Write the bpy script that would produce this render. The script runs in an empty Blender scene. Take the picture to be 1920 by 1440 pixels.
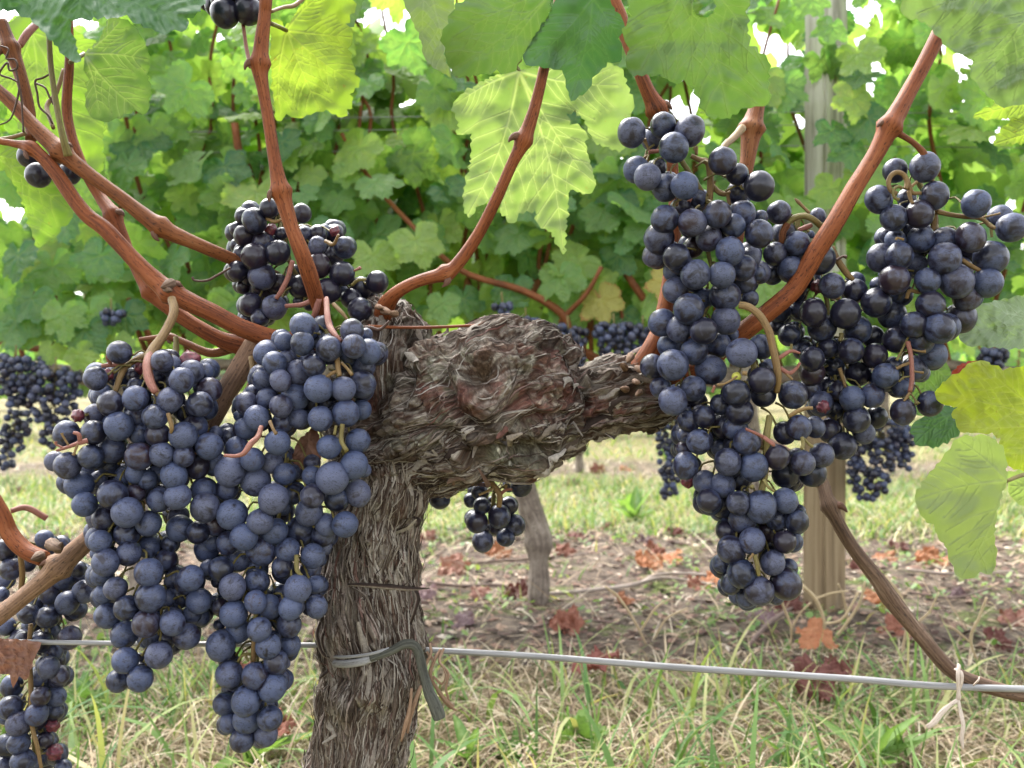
import bpy, bmesh, math, random
import numpy as np
from mathutils import Vector, Matrix, noise as mnoise
from mathutils.bvhtree import BVHTree
from mathutils.geometry import delaunay_2d_cdt

# ------------------------------------------------------------------ camera, light, exposure
scene = bpy.context.scene
COL = scene.collection
F = 1663.0            # focal length of the photograph in its own pixels
CAMH = 0.46           # the lens is about knee height above the soil

cam_d = bpy.data.cameras.new('camera')
cam = bpy.data.objects.new('camera', cam_d)
COL.objects.link(cam)
cam.location = (0, 0, CAMH)
cam.rotation_euler = (math.radians(90), 0, 0)
cam_d.sensor_width = 36.0
cam_d.lens = F / 1920 * 36.0
cam_d.clip_start = 0.02
cam_d.clip_end = 2000
cam_d.dof.use_dof = True
cam_d.dof.focus_distance = 0.53
cam_d.dof.aperture_fstop = 13.0
scene.camera = cam

SUN_EL, SUN_AZ = 56.0, 326.0       # azimuth clockwise from +Y: high on the left, very soft under the cloud
world = bpy.data.worlds.new('World')
scene.world = world
world.use_nodes = True
wn = world.node_tree
for n in list(wn.nodes):
    wn.nodes.remove(n)
w_out = wn.nodes.new('ShaderNodeOutputWorld')
w_bg = wn.nodes.new('ShaderNodeBackground')
w_hs = wn.nodes.new('ShaderNodeHueSaturation')
w_sky = wn.nodes.new('ShaderNodeTexSky')
w_sky.sky_type = 'NISHITA'
w_sky.sun_disc = False
w_sky.sun_elevation = math.radians(SUN_EL)
w_sky.sun_rotation = math.radians(SUN_AZ)
w_sky.dust_density = 3.0
w_hs.inputs['Saturation'].default_value = 0.16     # overcast: the blue of the clear sky is almost gone
w_hs.inputs['Value'].default_value = 1.0
wn.links.new(w_sky.outputs['Color'], w_hs.inputs['Color'])
wn.links.new(w_hs.outputs['Color'], w_bg.inputs['Color'])
w_bg.inputs['Strength'].default_value = 0.15
wn.links.new(w_bg.outputs['Background'], w_out.inputs['Surface'])

sun_d = bpy.data.lights.new('sun', 'SUN')
sun_d.energy = 1.5
sun_d.angle = math.radians(40)
sun_d.color = (1.0, 0.96, 0.9)
sun = bpy.data.objects.new('sun', sun_d)
COL.objects.link(sun)
_el, _az = math.radians(SUN_EL), math.radians(SUN_AZ)
_dir = Vector((math.sin(_az) * math.cos(_el), math.cos(_az) * math.cos(_el), math.sin(_el)))
sun.rotation_euler = (-_dir).to_track_quat('-Z', 'Y').to_euler()

scene.view_settings.view_transform = 'Standard'
scene.view_settings.look = 'None'
scene.view_settings.gamma = 1.0
scene.view_settings.use_curve_mapping = False
scene.view_settings.exposure = 2.5
scene.cycles.max_bounces = 8
scene.cycles.transparent_max_bounces = 8
scene.cycles.use_denoising = True

# ------------------------------------------------------------------ helpers
R = random.Random(7)
RN = np.random.RandomState(11)

def at(px, py, Y):
    """the point Y metres into the scene that the photograph shows at pixel px, py"""
    return Vector(((px - 960) / F * Y, Y, CAMH - (py - 720) / F * Y))

def gpt(px, py):
    return at(px, py, CAMH * F / (py - 720))

_perm = RN.permutation(256)
_perm = np.concatenate([_perm, _perm, _perm]).astype(np.int32)
_g = RN.normal(size=(256, 3)); _g /= np.linalg.norm(_g, axis=1, keepdims=True)
_g = _g.astype(np.float32)

def pnoise(p):
    p = np.asarray(p, dtype=np.float32)
    i = np.floor(p).astype(np.int32)
    f = p - i
    i &= 255
    u = f * f * f * (f * (f * 6 - 15) + 10)
    r = []
    for dx in (0, 1):
        for dy in (0, 1):
            for dz in (0, 1):
                h = _perm[_perm[_perm[i[:, 0] + dx] + i[:, 1] + dy] + i[:, 2] + dz]
                gr = _g[h]
                r.append(gr[:, 0] * (f[:, 0] - dx) + gr[:, 1] * (f[:, 1] - dy) + gr[:, 2] * (f[:, 2] - dz))
    x0 = [r[k] + u[:, 0] * (r[k + 4] - r[k]) for k in range(4)]
    y0 = [x0[k] + u[:, 1] * (x0[k + 2] - x0[k]) for k in range(2)]
    return (y0[0] + u[:, 2] * (y0[1] - y0[0])) * 1.5

def sstep(a, b, x):
    t = np.clip((x - a) / (b - a), 0, 1)
    return t * t * (3 - 2 * t)

def lerp(a, b, t):
    return a + (b - a) * t

def mesh_np(name, v, f, attrs=None, smooth=True, mat=None):
    """mesh from arrays; f is a list of faces or an (n,3|4) array"""
    me = bpy.data.meshes.new(name)
    if isinstance(f, np.ndarray):
        n, k = f.shape
        me.vertices.add(len(v)); me.loops.add(n * k); me.polygons.add(n)
        me.vertices.foreach_set('co', np.asarray(v, dtype=np.float32).ravel())
        me.loops.foreach_set('vertex_index', f.astype(np.int32).ravel())
        me.polygons.foreach_set('loop_start', np.arange(0, n * k, k, dtype=np.int32))
        me.update(calc_edges=True)
    else:
        me.from_pydata([tuple(map(float, x)) for x in v], [], f)
        me.update()
    for k, a in (attrs or {}).items():
        a = np.asarray(a, dtype=np.float32)
        if a.ndim == 1:
            at_ = me.attributes.new(k, 'FLOAT', 'POINT'); at_.data.foreach_set('value', a)
        else:
            at_ = me.attributes.new(k, 'FLOAT_VECTOR', 'POINT'); at_.data.foreach_set('vector', a.ravel())
    if smooth:
        me.polygons.foreach_set('use_smooth', np.ones(len(me.polygons), dtype=bool))
    if mat:
        me.materials.append(mat)
    return me

def link(name, me, parent=None, loc=None):
    o = bpy.data.objects.new(name, me)
    COL.objects.link(o)
    if parent is not None:
        o.parent = parent
        if loc is None:
            o.location = -parent.location
    if loc is not None:
        o.location = loc
    return o

def tag(o, label=None, cat=None, group=None, kind=None):
    if label: o['label'] = label
    if cat: o['category'] = cat
    if group: o['group'] = group
    if kind: o['kind'] = kind
    return o

def thing(name, loc, label, cat, group=None):
    o = bpy.data.objects.new(name, None)
    o.empty_display_size = 0.02
    COL.objects.link(o)
    o.location = loc
    return tag(o, label, cat, group)

class MB:
    """collects tubes and ribbons; build() makes ONE mesh of them (vertices in world space)"""
    def __init__(self):
        self.v = []; self.f = []; self.tc = []; self.n = 0
    def add(self, v, f, tc=None):
        v = np.asarray(v, dtype=np.float32)
        self.v.append(v)
        self.f += [[i + self.n for i in q] for q in f]
        self.tc.append(np.zeros_like(v) if tc is None else np.asarray(tc, dtype=np.float32))
        self.n += len(v)
    def mesh(self, name, mat, smooth=True):
        return mesh_np(name, np.concatenate(self.v), self.f, {'tc': np.concatenate(self.tc)}, smooth, mat)
    def build(self, name, mat, parent=None, smooth=True, loc=None):
        return link(name, self.mesh(name, mat, smooth), parent, loc)

def catmull(pts, per=6):
    """pts: rows of numbers (position, radius ...), smoothly resampled"""
    P = np.asarray(pts, dtype=float)
    P = np.vstack([2 * P[0] - P[1], P, 2 * P[-1] - P[-2]])
    out = []
    for i in range(1, len(P) - 2):
        for k in range(per):
            t = k / per
            a, b, c, d = P[i - 1], P[i], P[i + 1], P[i + 2]
            out.append(0.5 * ((2 * b) + (c - a) * t + (2 * a - 5 * b + 4 * c - d) * t * t + (3 * b - a - 3 * c + d) * t ** 3))
    out.append(P[-2])
    return np.array(out)

def tube(mb, pts, per=5, sides=10, cap=True, bump=0.0, flat=1.0, seed=0, ridges=0):
    """pts rows: x, y, z, radius"""
    C = catmull(pts, per) if len(pts) > 2 else catmull([pts[0], (np.array(pts[0]) + np.array(pts[1])) / 2, pts[1]], per)
    P, rad = C[:, :3], np.maximum(C[:, 3], 1e-5)
    T = np.gradient(P, axis=0); T /= np.linalg.norm(T, axis=1, keepdims=True) + 1e-12
    up = np.array([0.3, -1, 0.2]); n0 = np.cross(T[0], up); n0 /= np.linalg.norm(n0)
    V = []; TC = []; s = 0
    for i in range(len(P)):
        n0 = n0 - T[i] * np.dot(n0, T[i]); n0 /= np.linalg.norm(n0)
        b0 = np.cross(T[i], n0)
        if i: s += np.linalg.norm(P[i] - P[i - 1])
        a = np.arange(sides) * 2 * math.pi / sides
        ca, sa = np.cos(a), np.sin(a)
        rr = np.full(sides, rad[i])
        if bump or ridges:
            q = np.stack([ca * 1.3 + seed * 3.1, sa * 1.3, np.full(sides, s / max(rad.mean(), 1e-4) * 0.35)], 1)
            rr = rr * (1 + bump * pnoise(q))
            if ridges:
                q = np.stack([ca * 4 + seed, sa * 4, np.full(sides, s / max(rad.mean(), 1e-4) * 0.15)], 1)
                rr = rr * (1 + ridges * pnoise(q))
        V.append(P[i] + n0 * (ca * rr)[:, None] + b0 * (sa * rr * flat)[:, None])
        TC.append(np.stack([ca + seed * 7.3, sa, np.full(sides, s * 60)], 1))
    V = np.concatenate(V); TC = np.concatenate(TC)
    f = []
    m = len(P)
    for i in range(m - 1):
        for k in range(sides):
            k2 = (k + 1) % sides
            f.append([i * sides + k, i * sides + k2, (i + 1) * sides + k2, (i + 1) * sides + k])
    if cap:
        f.append(list(range(sides))[::-1]); f.append([(m - 1) * sides + k for k in range(sides)])
    mb.add(V, f, TC)
    return C

def pxp(rows, Y=None):
    """rows px, py, width in px [, Y]  ->  x, y, z, radius"""
    out = []
    for r in rows:
        y = r[3] if len(r) > 3 else Y
        p = at(r[0], r[1], y)
        out.append((p.x, p.y, p.z, r[2] * 0.5 * y / F))
    return out

# ------------------------------------------------------------------ materials
class NT:
    def __init__(self, name):
        self.m = bpy.data.materials.new(name); self.m.use_nodes = True
        self.t = self.m.node_tree
        for n in list(self.t.nodes): self.t.nodes.remove(n)
        self.out = self.t.nodes.new('ShaderNodeOutputMaterial')
    def n(self, ty, **kw):
        nd = self.t.nodes.new('ShaderNode' + ty)
        for k, v in kw.items():
            if k in nd.inputs:
                i = nd.inputs[k]
                if hasattr(v, 'is_linked') or hasattr(v, 'links'): self.t.links.new(v, i)
                else: i.default_value = v
            else: setattr(nd, k, v)
        return nd
    def l(self, a, b): self.t.links.new(a, b)
    def math(self, op, a, b=0.5, clamp=False):
        nd = self.t.nodes.new('ShaderNodeMath'); nd.operation = op; nd.use_clamp = clamp
        for i, v in enumerate((a, b)):
            if isinstance(v, (int, float)): nd.inputs[i].default_value = v
            else: self.l(v, nd.inputs[i])
        return nd.outputs[0]
    def mix(self, fac, a, b, mode='MIX'):
        nd = self.t.nodes.new('ShaderNodeMix'); nd.data_type = 'RGBA'; nd.blend_type = mode
        for i, v in ((0, fac), (6, a), (7, b)):
            if isinstance(v, (int, float)): nd.inputs[i].default_value = v
            elif isinstance(v, tuple): nd.inputs[i].default_value = (*v[:3], 1)
            else: self.l(v, nd.inputs[i])
        return nd.outputs[2]
    def ramp(self, fac, stops, interp='LINEAR'):
        nd = self.t.nodes.new('ShaderNodeValToRGB'); cr = nd.color_ramp; cr.interpolation = interp
        while len(cr.elements) < len(stops): cr.elements.new(0.5)
        for e, (p, c) in zip(cr.elements, stops):
            e.position = p
            e.color = (*c, 1) if isinstance(c, tuple) else (c, c, c, 1)
        self.l(fac, nd.inputs[0])
        return nd.outputs[0]
    def noise(self, vec, scale, detail=3, rough=0.55, dist=0.0):
        nd = self.t.nodes.new('ShaderNodeTexNoise')
        nd.inputs['Scale'].default_value = scale; nd.inputs['Detail'].default_value = detail
        nd.inputs['Roughness'].default_value = rough; nd.inputs['Distortion'].default_value = dist
        if vec is not None: self.l(vec, nd.inputs['Vector'])
        return nd.outputs['Fac']
    def attr(self, name, out='Fac'):
        nd = self.t.nodes.new('ShaderNodeAttribute'); nd.attribute_name = name
        return nd.outputs[out]
    def bump(self, h, strength, dist):
        nd = self.t.nodes.new('ShaderNodeBump'); nd.inputs['Strength'].default_value = strength; nd.inputs['Distance'].default_value = dist
        self.l(h, nd.inputs['Height']); return nd.outputs[0]
    def principled(self, color, rough=0.6, spec=0.4, normal=None, **kw):
        nd = self.t.nodes.new('ShaderNodeBsdfPrincipled')
        for k, v in (('Base Color', color), ('Roughness', rough), ('Specular IOR Level', spec)):
            if isinstance(v, tuple): nd.inputs[k].default_value = (*v, 1)
            elif isinstance(v, (int, float)): nd.inputs[k].default_value = v
            else: self.l(v, nd.inputs[k])
        if normal is not None: self.l(normal, nd.inputs['Normal'])
        for k, v in kw.items(): nd.inputs[k].default_value = v
        return nd.outputs[0]
    def done(self, surf):
        self.l(surf, self.out.inputs['Surface']); return self.m

def vec_scale(t, v, s):
    nd = t.t.nodes.new('ShaderNodeVectorMath'); nd.operation = 'MULTIPLY'
    t.l(v, nd.inputs[0]); nd.inputs[1].default_value = s
    return nd.outputs[0]

def vec_add(t, v, w):
    nd = t.t.nodes.new('ShaderNodeVectorMath'); nd.operation = 'ADD'
    t.l(v, nd.inputs[0]); t.l(w, nd.inputs[1])
    return nd.outputs[0]

def mat_grape(name='grape_skin', small=False):
    t = NT(name)
    tc = t.n('TexCoord').outputs['Object']
    oi = t.n('ObjectInfo')
    rnd = oi.outputs['Random']
    sep = t.n('SeparateColor'); t.l(oi.outputs['Color'], sep.inputs[0])
    bloom_amt = sep.outputs[0]
    off = t.n('CombineXYZ'); 
    for i, k in enumerate((91.0, 57.0, 133.0)):
        t.l(t.math('MULTIPLY', rnd, k), off.inputs[i])
    p = vec_add(t, tc, off.outputs[0])
    # big rubbed-off patches, fine scratches, small specks
    n1 = t.noise(p, 1.15, 4, 0.62, 0.7)
    n2 = t.noise(vec_scale(t, p, (1.0, 1.0, 2.6)), 2.4, 4, 0.62, 1.6)
    n3 = t.noise(p, 10.0, 2, 0.6)
    th = t.math('SUBTRACT', 0.66, t.math('MULTIPLY', bloom_amt, 0.34))
    m1 = t.math('MULTIPLY', t.math('SUBTRACT', n1, th), 6.5)
    m1 = t.math('ADD', m1, 0.5, True)
    m2 = t.ramp(n2, [(0.36, 0.0), (0.45, 1.0)])
    m3 = t.ramp(n3, [(0.33, 0.2), (0.38, 1.0)])
    sc = t.mix(0.80, (1, 1, 1), m2, 'MULTIPLY')
    bl = t.math('MULTIPLY', t.math('MULTIPLY', m1, sc), m3)
    bl = t.math('MULTIPLY', bl, t.math('ADD', t.math('MULTIPLY', bloom_amt, 0.65), 0.40), True)
    skin = t.ramp(rnd, [(0.0, (0.008, 0.009, 0.019)), (0.6, (0.011, 0.010, 0.021)), (0.93, (0.015, 0.011, 0.020)), (1.0, (0.021, 0.011, 0.017))])
    wax = t.ramp(t.math('FRACT', t.math('MULTIPLY', rnd, 7.13)), [(0.0, (0.043, 0.059, 0.122)), (0.5, (0.054, 0.070, 0.135)), (1.0, (0.066, 0.074, 0.128))])
    col = t.mix(bl, skin, wax)
    rough = t.math('ADD', t.math('MULTIPLY', bl, 0.26), 0.29)
    nrm = t.bump(t.noise(p, 1.6, 1), 0.05, 0.12)
    return t.done(t.principled(col, rough, 0.42, nrm))

def mat_stem(name, stops, rough=0.55, streak=4.5, bump=0.5, spec=0.3):
    t = NT(name)
    v = t.attr('tc', 'Vector')
    a = t.noise(vec_scale(t, v, (streak, streak, 0.30)), 1.0, 5, 0.65, 0.3)
    b = t.noise(vec_scale(t, v, (0.6, 0.6, 0.5)), 1.0, 3, 0.6)
    c = t.noise(vec_scale(t, v, (6, 6, 5)), 1.0, 2, 0.6)
    f = t.math('ADD', t.math('MULTIPLY', a, 0.55), t.math('MULTIPLY', b, 0.45))
    col = t.ramp(f, stops)
    col = t.mix(t.ramp(c, [(0.58, 0.0), (0.66, 0.75)]), col, (stops[0][1][0] * .6, stops[0][1][1] * .6, stops[0][1][2] * .6))
    nrm = t.bump(a, bump, 0.0012)
    return t.done(t.principled(col, rough, spec, nrm))

def mat_leaf(name, stops, vein, trans=(1.5, 1.68, 0.72), tfac=0.45, rough=0.5, pale=(0.16, 0.22, 0.10), palefac=0.55, spots=None, veinfac=0.75, rnd=True, spec=0.35, dirt=0.0):
    t = NT(name)
    tc = t.n('TexCoord').outputs['Object']
    oi = t.n('ObjectInfo').outputs['Random']
    n = t.noise(tc, 3.0 if rnd else 18.0, 4, 0.6)
    if rnd:
        f = t.math('ADD', t.math('MULTIPLY', oi, 0.85), t.math('MULTIPLY', t.math('SUBTRACT', n, 0.5), 0.7), True)
    else:
        f = t.math('ADD', t.math('MULTIPLY', t.math('SUBTRACT', n, 0.5), 1.6), 0.5, True)
    col = t.ramp(f, stops)
    bf = t.n('NewGeometry').outputs['Backfacing']
    col = t.mix(t.math('MULTIPLY', bf, palefac), col, pale)
    va = t.attr('vein')
    cells = t.attr('cell')
    col = t.mix(t.math('MULTIPLY', t.math('SUBTRACT', 1.0, cells), 0.30), col, vein)
    col = t.mix(t.math('MULTIPLY', va, veinfac), col, vein)
    if spots:
        ed = t.attr('edge')
        sp = t.ramp(t.math('ADD', ed, t.math('MULTIPLY', t.math('SUBTRACT', n, 0.5), 1.2)), [(0.0, 0.0), (0.85, 0.0), (1.05, 1.0)])
        col = t.mix(sp, col, spots)
    if dirt:
        dn = t.noise(tc, 40.0 if rnd else 260.0, 2, 0.5)
        col = t.mix(t.ramp(dn, [(0.68, 0.0), (0.74, dirt)]), col, (0.16, 0.10, 0.03))
    tcol = t.mix(1.0, col, trans, 'MULTIPLY')
    h = t.math('ADD', t.noise(tc, 9.0 if rnd else 120.0, 3), t.math('MULTIPLY', va, -0.7))
    nrm = t.bump(h, 0.25, 0.05 if rnd else 0.002)
    p = t.principled(col, rough, spec, nrm)
    tr = t.n('BsdfTranslucent'); t.l(tcol, tr.inputs['Color']); t.l(nrm, tr.inputs['Normal'])
    ms = t.n('MixShader'); ms.inputs[0].default_value = tfac
    t.l(p, ms.inputs[1]); t.l(tr.outputs[0], ms.inputs[2])
    return t.done(ms.outputs[0])

def mat_rnd(name, stops, rough=0.7, trans=0.0, gain=(1.4, 1.3, 0.6), spec=0.25):
    """colour from the per-vertex value rnd"""
    t = NT(name)
    col = t.ramp(t.attr('rnd'), stops)
    p = t.principled(col, rough, spec)
    if trans:
        tr = t.n('BsdfTranslucent'); t.l(t.mix(1.0, col, gain, 'MULTIPLY'), tr.inputs['Color'])
        ms = t.n('MixShader'); ms.inputs[0].default_value = trans
        t.l(p, ms.inputs[1]); t.l(tr.outputs[0], ms.inputs[2]); p = ms.outputs[0]
    return t.done(p)

M = {}
M['grape'] = mat_grape()
t = NT('raisin_skin')
tcn = t.n('TexCoord').outputs['Object']
M['raisin'] = t.done(t.principled(t.ramp(t.noise(tcn, 3.5, 4), [(0.3, (0.03, 0.010, 0.016)), (0.7, (0.16, 0.03, 0.045))]), 0.4, 0.5))
M['green_berry'] = mat_rnd('green_berry', [(0, (0.35, 0.36, 0.06)), (1, (0.42, 0.40, 0.08))], 0.45)
M['cane'] = mat_stem('cane_bark', [(0.30, (0.028, 0.009, 0.004)), (0.44, (0.105, 0.035, 0.012)), (0.56, (0.170, 0.060, 0.021)), (0.72, (0.25, 0.120, 0.055))], spec=.18)
M['cane_red'] = mat_stem('red_cane_bark', [(0.30, (0.030, 0.008, 0.004)), (0.44, (0.125, 0.034, 0.011)), (0.56, (0.195, 0.058, 0.019)), (0.72, (0.27, 0.110, 0.048))], spec=.18)
M['old_cane'] = mat_stem('old_cane_bark', [(0.32, (0.050, 0.027, 0.016)), (0.46, (0.150, 0.085, 0.050)), (0.58, (0.245, 0.145, 0.088)), (0.72, (0.36, 0.27, 0.20))], 0.7, 4.5, 0.9)
M['grey_cane'] = mat_stem('weathered_cane_bark', [(0.32, (0.030, 0.018, 0.012)), (0.46, (0.095, 0.055, 0.034)), (0.60, (0.17, 0.11, 0.075)), (0.75, (0.36, 0.31, 0.27))], 0.75, 4.5, 0.9)
M['pink_stem'] = mat_stem('pink_stem', [(0.3, (0.12, 0.042, 0.030)), (0.46, (0.21, 0.080, 0.060)), (0.6, (0.25, 0.115, 0.080)), (0.72, (0.27, 0.17, 0.10))])
M['tan_stem'] = mat_stem('tan_stem', [(0.3, (0.10, 0.055, 0.022)), (0.5, (0.17, 0.105, 0.042)), (0.7, (0.23, 0.165, 0.068))])
M['green_stem'] = mat_stem('green_stem', [(0.3, (0.075, 0.055, 0.018)), (0.5, (0.13, 0.105, 0.032)), (0.7, (0.19, 0.165, 0.052))])
M['tendril'] = mat_stem('dry_tendril', [(0.3, (0.03, 0.016, 0.010)), (0.7, (0.09, 0.045, 0.03))])

LEAF_STOPS = [(0.0, (0.040, 0.125, 0.052)), (0.18, (0.078, 0.190, 0.074)), (0.5, (0.150, 0.280, 0.090)), (0.82, (0.240, 0.345, 0.090)), (1.0, (0.33, 0.37, 0.10))]
M['row_leaf'] = mat_leaf('row_leaf', LEAF_STOPS, (0.20, 0.27, 0.10), tfac=0.60, veinfac=0.55, dirt=0.3, spec=.62, rough=.48, trans=(2.0, 2.05, .85), pale=(0.17, 0.25, 0.09), palefac=.4)
M['far_leaf'] = M['row_leaf']
# ------------------------------------------------------------------ the ground
def nonuni(a, b, step, far, k):
    fine = np.arange(a, b + 1e-6, step)
    o1 = b + (far - b) * (np.linspace(0, 1, k + 1)[1:] ** 3)
    o0 = a - (far + a) * (np.linspace(0, 1, k + 1)[1:] ** 3) if a < 0 else a - np.linspace(0, 60, k + 1)[1:] ** 1.0
    return np.concatenate([o0[::-1], fine, o1])

def ground_h(x, y):
    p = np.stack([x, y, np.zeros_like(x)], 1)
    near = 1 - sstep(6, 14, np.hypot(x, y))
    h = 0.018 * pnoise(p * 2.1) + 0.010 * pnoise(p * 6.3 + 9) + 0.006 * pnoise(p * 19 + 3)
    return h * near

gx = nonuni(-2.6, 2.6, 0.025, 260, 16)
gy = nonuni(0.5, 7.0, 0.025, 420, 20)
GX, GY = np.meshgrid(gx, gy)
gz = ground_h(GX.ravel(), GY.ravel())
nx, ny = len(gx), len(gy)
ii = np.arange(nx * ny).reshape(ny, nx)
gf = np.stack([ii[:-1, :-1], ii[:-1, 1:], ii[1:, 1:], ii[1:, :-1]], -1).reshape(-1, 4)
t = NT('vineyard_soil')
tc = t.n('TexCoord').outputs['Object']
big = t.noise(tc, 3.0, 4, 0.6)
mid = t.noise(tc, 16.0, 5, 0.7)
fine = t.noise(tc, 90.0, 4, 0.7)
soil = t.ramp(t.math('ADD', t.math('MULTIPLY', mid, 0.6), t.math('MULTIPLY', fine, 0.4)),
              [(0.34, (0.022, 0.016, 0.013)), (0.46, (0.065, 0.048, 0.038)), (0.56, (0.135, 0.104, 0.080)), (0.70, (0.27, 0.215, 0.155))])
moss = t.ramp(t.noise(tc, 7.0, 4, 0.65), [(0.54, 0.0), (0.62, 1.0)])
col = t.mix(t.math('MULTIPLY', moss, 0.75), soil, t.ramp(fine, [(0.3, (0.035, 0.055, 0.012)), (0.7, (0.12, 0.16, 0.03))]))
sepx = t.n('SeparateXYZ'); t.l(tc, sepx.inputs[0])
yy = t.math('ADD', sepx.outputs[1], t.math('MULTIPLY', t.math('SUBTRACT', big, 0.5), 0.9))
sw = t.ramp(t.math('DIVIDE', yy, 8.0), [(0.0, 1.0), (0.155, 1.0), (0.19, 0.0), (0.345, 0.0), (0.375, 1.0), (0.55, 1.0), (0.57, 0.1), (0.64, 0.1), (0.68, 1.0), (1.0, 1.0)])
turf = t.ramp(t.math('ADD', t.math('MULTIPLY', mid, 0.5), t.math('MULTIPLY', fine, 0.5)), [(0.32, (0.055, 0.045, 0.024)), (0.46, (0.125, 0.110, 0.052)), (0.56, (0.20, 0.180, 0.080)), (0.72, (0.32, 0.27, 0.14))])
col = t.mix(t.math('MULTIPLY', sw, 0.9), col, turf)
M['soil'] = t.done(t.principled(col, 0.9, 0.15, t.bump(t.math('ADD', mid, fine), 0.9, 0.012)))
g = link('ground', mesh_np('ground', np.stack([GX.ravel(), GY.ravel(), gz], 1), gf, None, True, M['soil']))
tag(g, 'vineyard soil with strips of dry grass', None, None, 'structure')

# ------------------------------------------------------------------ grape leaf meshes
LOBES = [(0, 1.0), (50, 0.93), (108, 0.72)]
def leaf_outline(rs, teeth=11, n=220, depth=0.20):
    th = np.linspace(-math.pi, math.pi, n, endpoint=False)
    a = np.degrees(np.abs(th))
    a = a + 5 * np.sin(th * 2 + rs.uniform(0, 6))
    r = np.interp(a, [0, 12, 24, 30, 40, 52, 66, 78, 84, 96, 110, 128, 146, 162, 172, 180],
                  [1.0, .90, .74 - depth * .3, .72 - depth * .4, .80, .93, .86, .70, .68 - depth * .2, .72, .76, .72, .66, .56, .30, .07])
    r = r * (1 + 0.06 * np.sin(th * 3 + rs.uniform(0, 6)) + 0.04 * np.sin(th * 5 + rs.uniform(0, 6)))
    ph = (th * teeth * 3.2 + rs.uniform(0, 6)) / (2 * math.pi)
    saw = (ph % 1.0)
    r = r * (1 + (0.085 * (1 - np.abs(saw * 2 - 1)) - 0.03) * (a < 165))
    return np.stack([np.sin(th) * r, np.cos(th) * r], 1)

def vein_net(origin, tips, rs, sec=5, ang=46, w0=0.016, bend=0.06):
    """segments: x0 y0 x1 y1 w0 w1 ; main veins, then side veins"""
    segs = []
    o = np.array(origin, float)
    for ti, tip in enumerate(tips):
        tip = np.array(tip, float)
        d = tip - o; L = np.linalg.norm(d)
        nrm = np.array([-d[1], d[0]]) / L
        bd = rs.uniform(-bend, bend) * L
        pt = [o + d * s + nrm * bd * math.sin(math.pi * s) for s in np.linspace(0, 1, 7)]
        scale = L
        for i in range(6):
            segs.append((*pt[i], *pt[i + 1], w0 * (1 - i / 6.5), w0 * (1 - (i + 1) / 6.5)))
        for k in range(1, sec + 1):
            s = 0.14 + 0.74 * k / (sec + 1) + rs.uniform(-.02, .02)
            base = o + d * s + nrm * bd * math.sin(math.pi * s)
            for sg in (-1, 1):
                A = math.radians(ang + rs.uniform(-6, 6)) * sg
                dr = np.array([d[0] * math.cos(A) - d[1] * math.sin(A), d[0] * math.sin(A) + d[1] * math.cos(A)]) / L
                ll = scale * (0.42 * (1 - s) + 0.16) * rs.uniform(.85, 1.15)
                e1 = base + dr * ll * .55
                e2 = e1 + (dr * .8 + d / L * .35) * ll * .5
                segs.append((*base, *e1, w0 * .45, w0 * .30)); segs.append((*e1, *e2, w0 * .30, w0 * .12))
    return np.array(segs)

def seg_dist(P, S):
    """distance to the nearest segment minus its half width (normalised vein strength) and plain distance"""
    best = np.full(len(P), 1e9); v = np.zeros(len(P))
    for x0, y0, x1, y1, wa, wb in S:
        d = np.array([x1 - x0, y1 - y0]); L2 = max(d @ d, 1e-12)
        q = P - np.array([x0, y0])
        tt = np.clip(q @ d / L2, 0, 1)
        ds = np.hypot(q[:, 0] - tt * d[0], q[:, 1] - tt * d[1])
        w = wa + (wb - wa) * tt
        v = np.maximum(v, np.clip(1.35 - ds / np.maximum(w, 1e-6) * 1.1, 0, 1) * (0.45 + 0.55 * w / S[:, 4].max()))
        best = np.minimum(best, ds)
    return best, v

def inside_poly(pts, outline):
    ins = np.zeros(len(pts), bool); ox, oy = outline[:, 0], outline[:, 1]; j = len(outline) - 1
    for i in range(len(outline)):
        c = ((oy[i] > pts[:, 1]) != (oy[j] > pts[:, 1])) & (pts[:, 0] < (ox[j] - ox[i]) * (pts[:, 1] - oy[i]) / (oy[j] - oy[i] + 1e-15) + ox[i])
        ins ^= c; j = i
    return ins

def vein_points(S, spacing):
    """mesh points laid along the veins and beside them, so that each vein is a crisp line"""
    out = []
    for x0, y0, x1, y1, wa, wb in S:
        d = np.array([x1 - x0, y1 - y0]); L = np.hypot(*d)
        if L < 1e-9: continue
        nrm = np.array([-d[1], d[0]]) / L; n = max(1, int(L / (spacing * .8)))
        for k in range(n):
            tt = (k + .5) / n; p = np.array([x0, y0]) + d * tt; w = (wa + (wb - wa) * tt)
            out += [p, p + nrm * w * 1.25, p - nrm * w * 1.25]
    return np.array(out)

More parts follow.
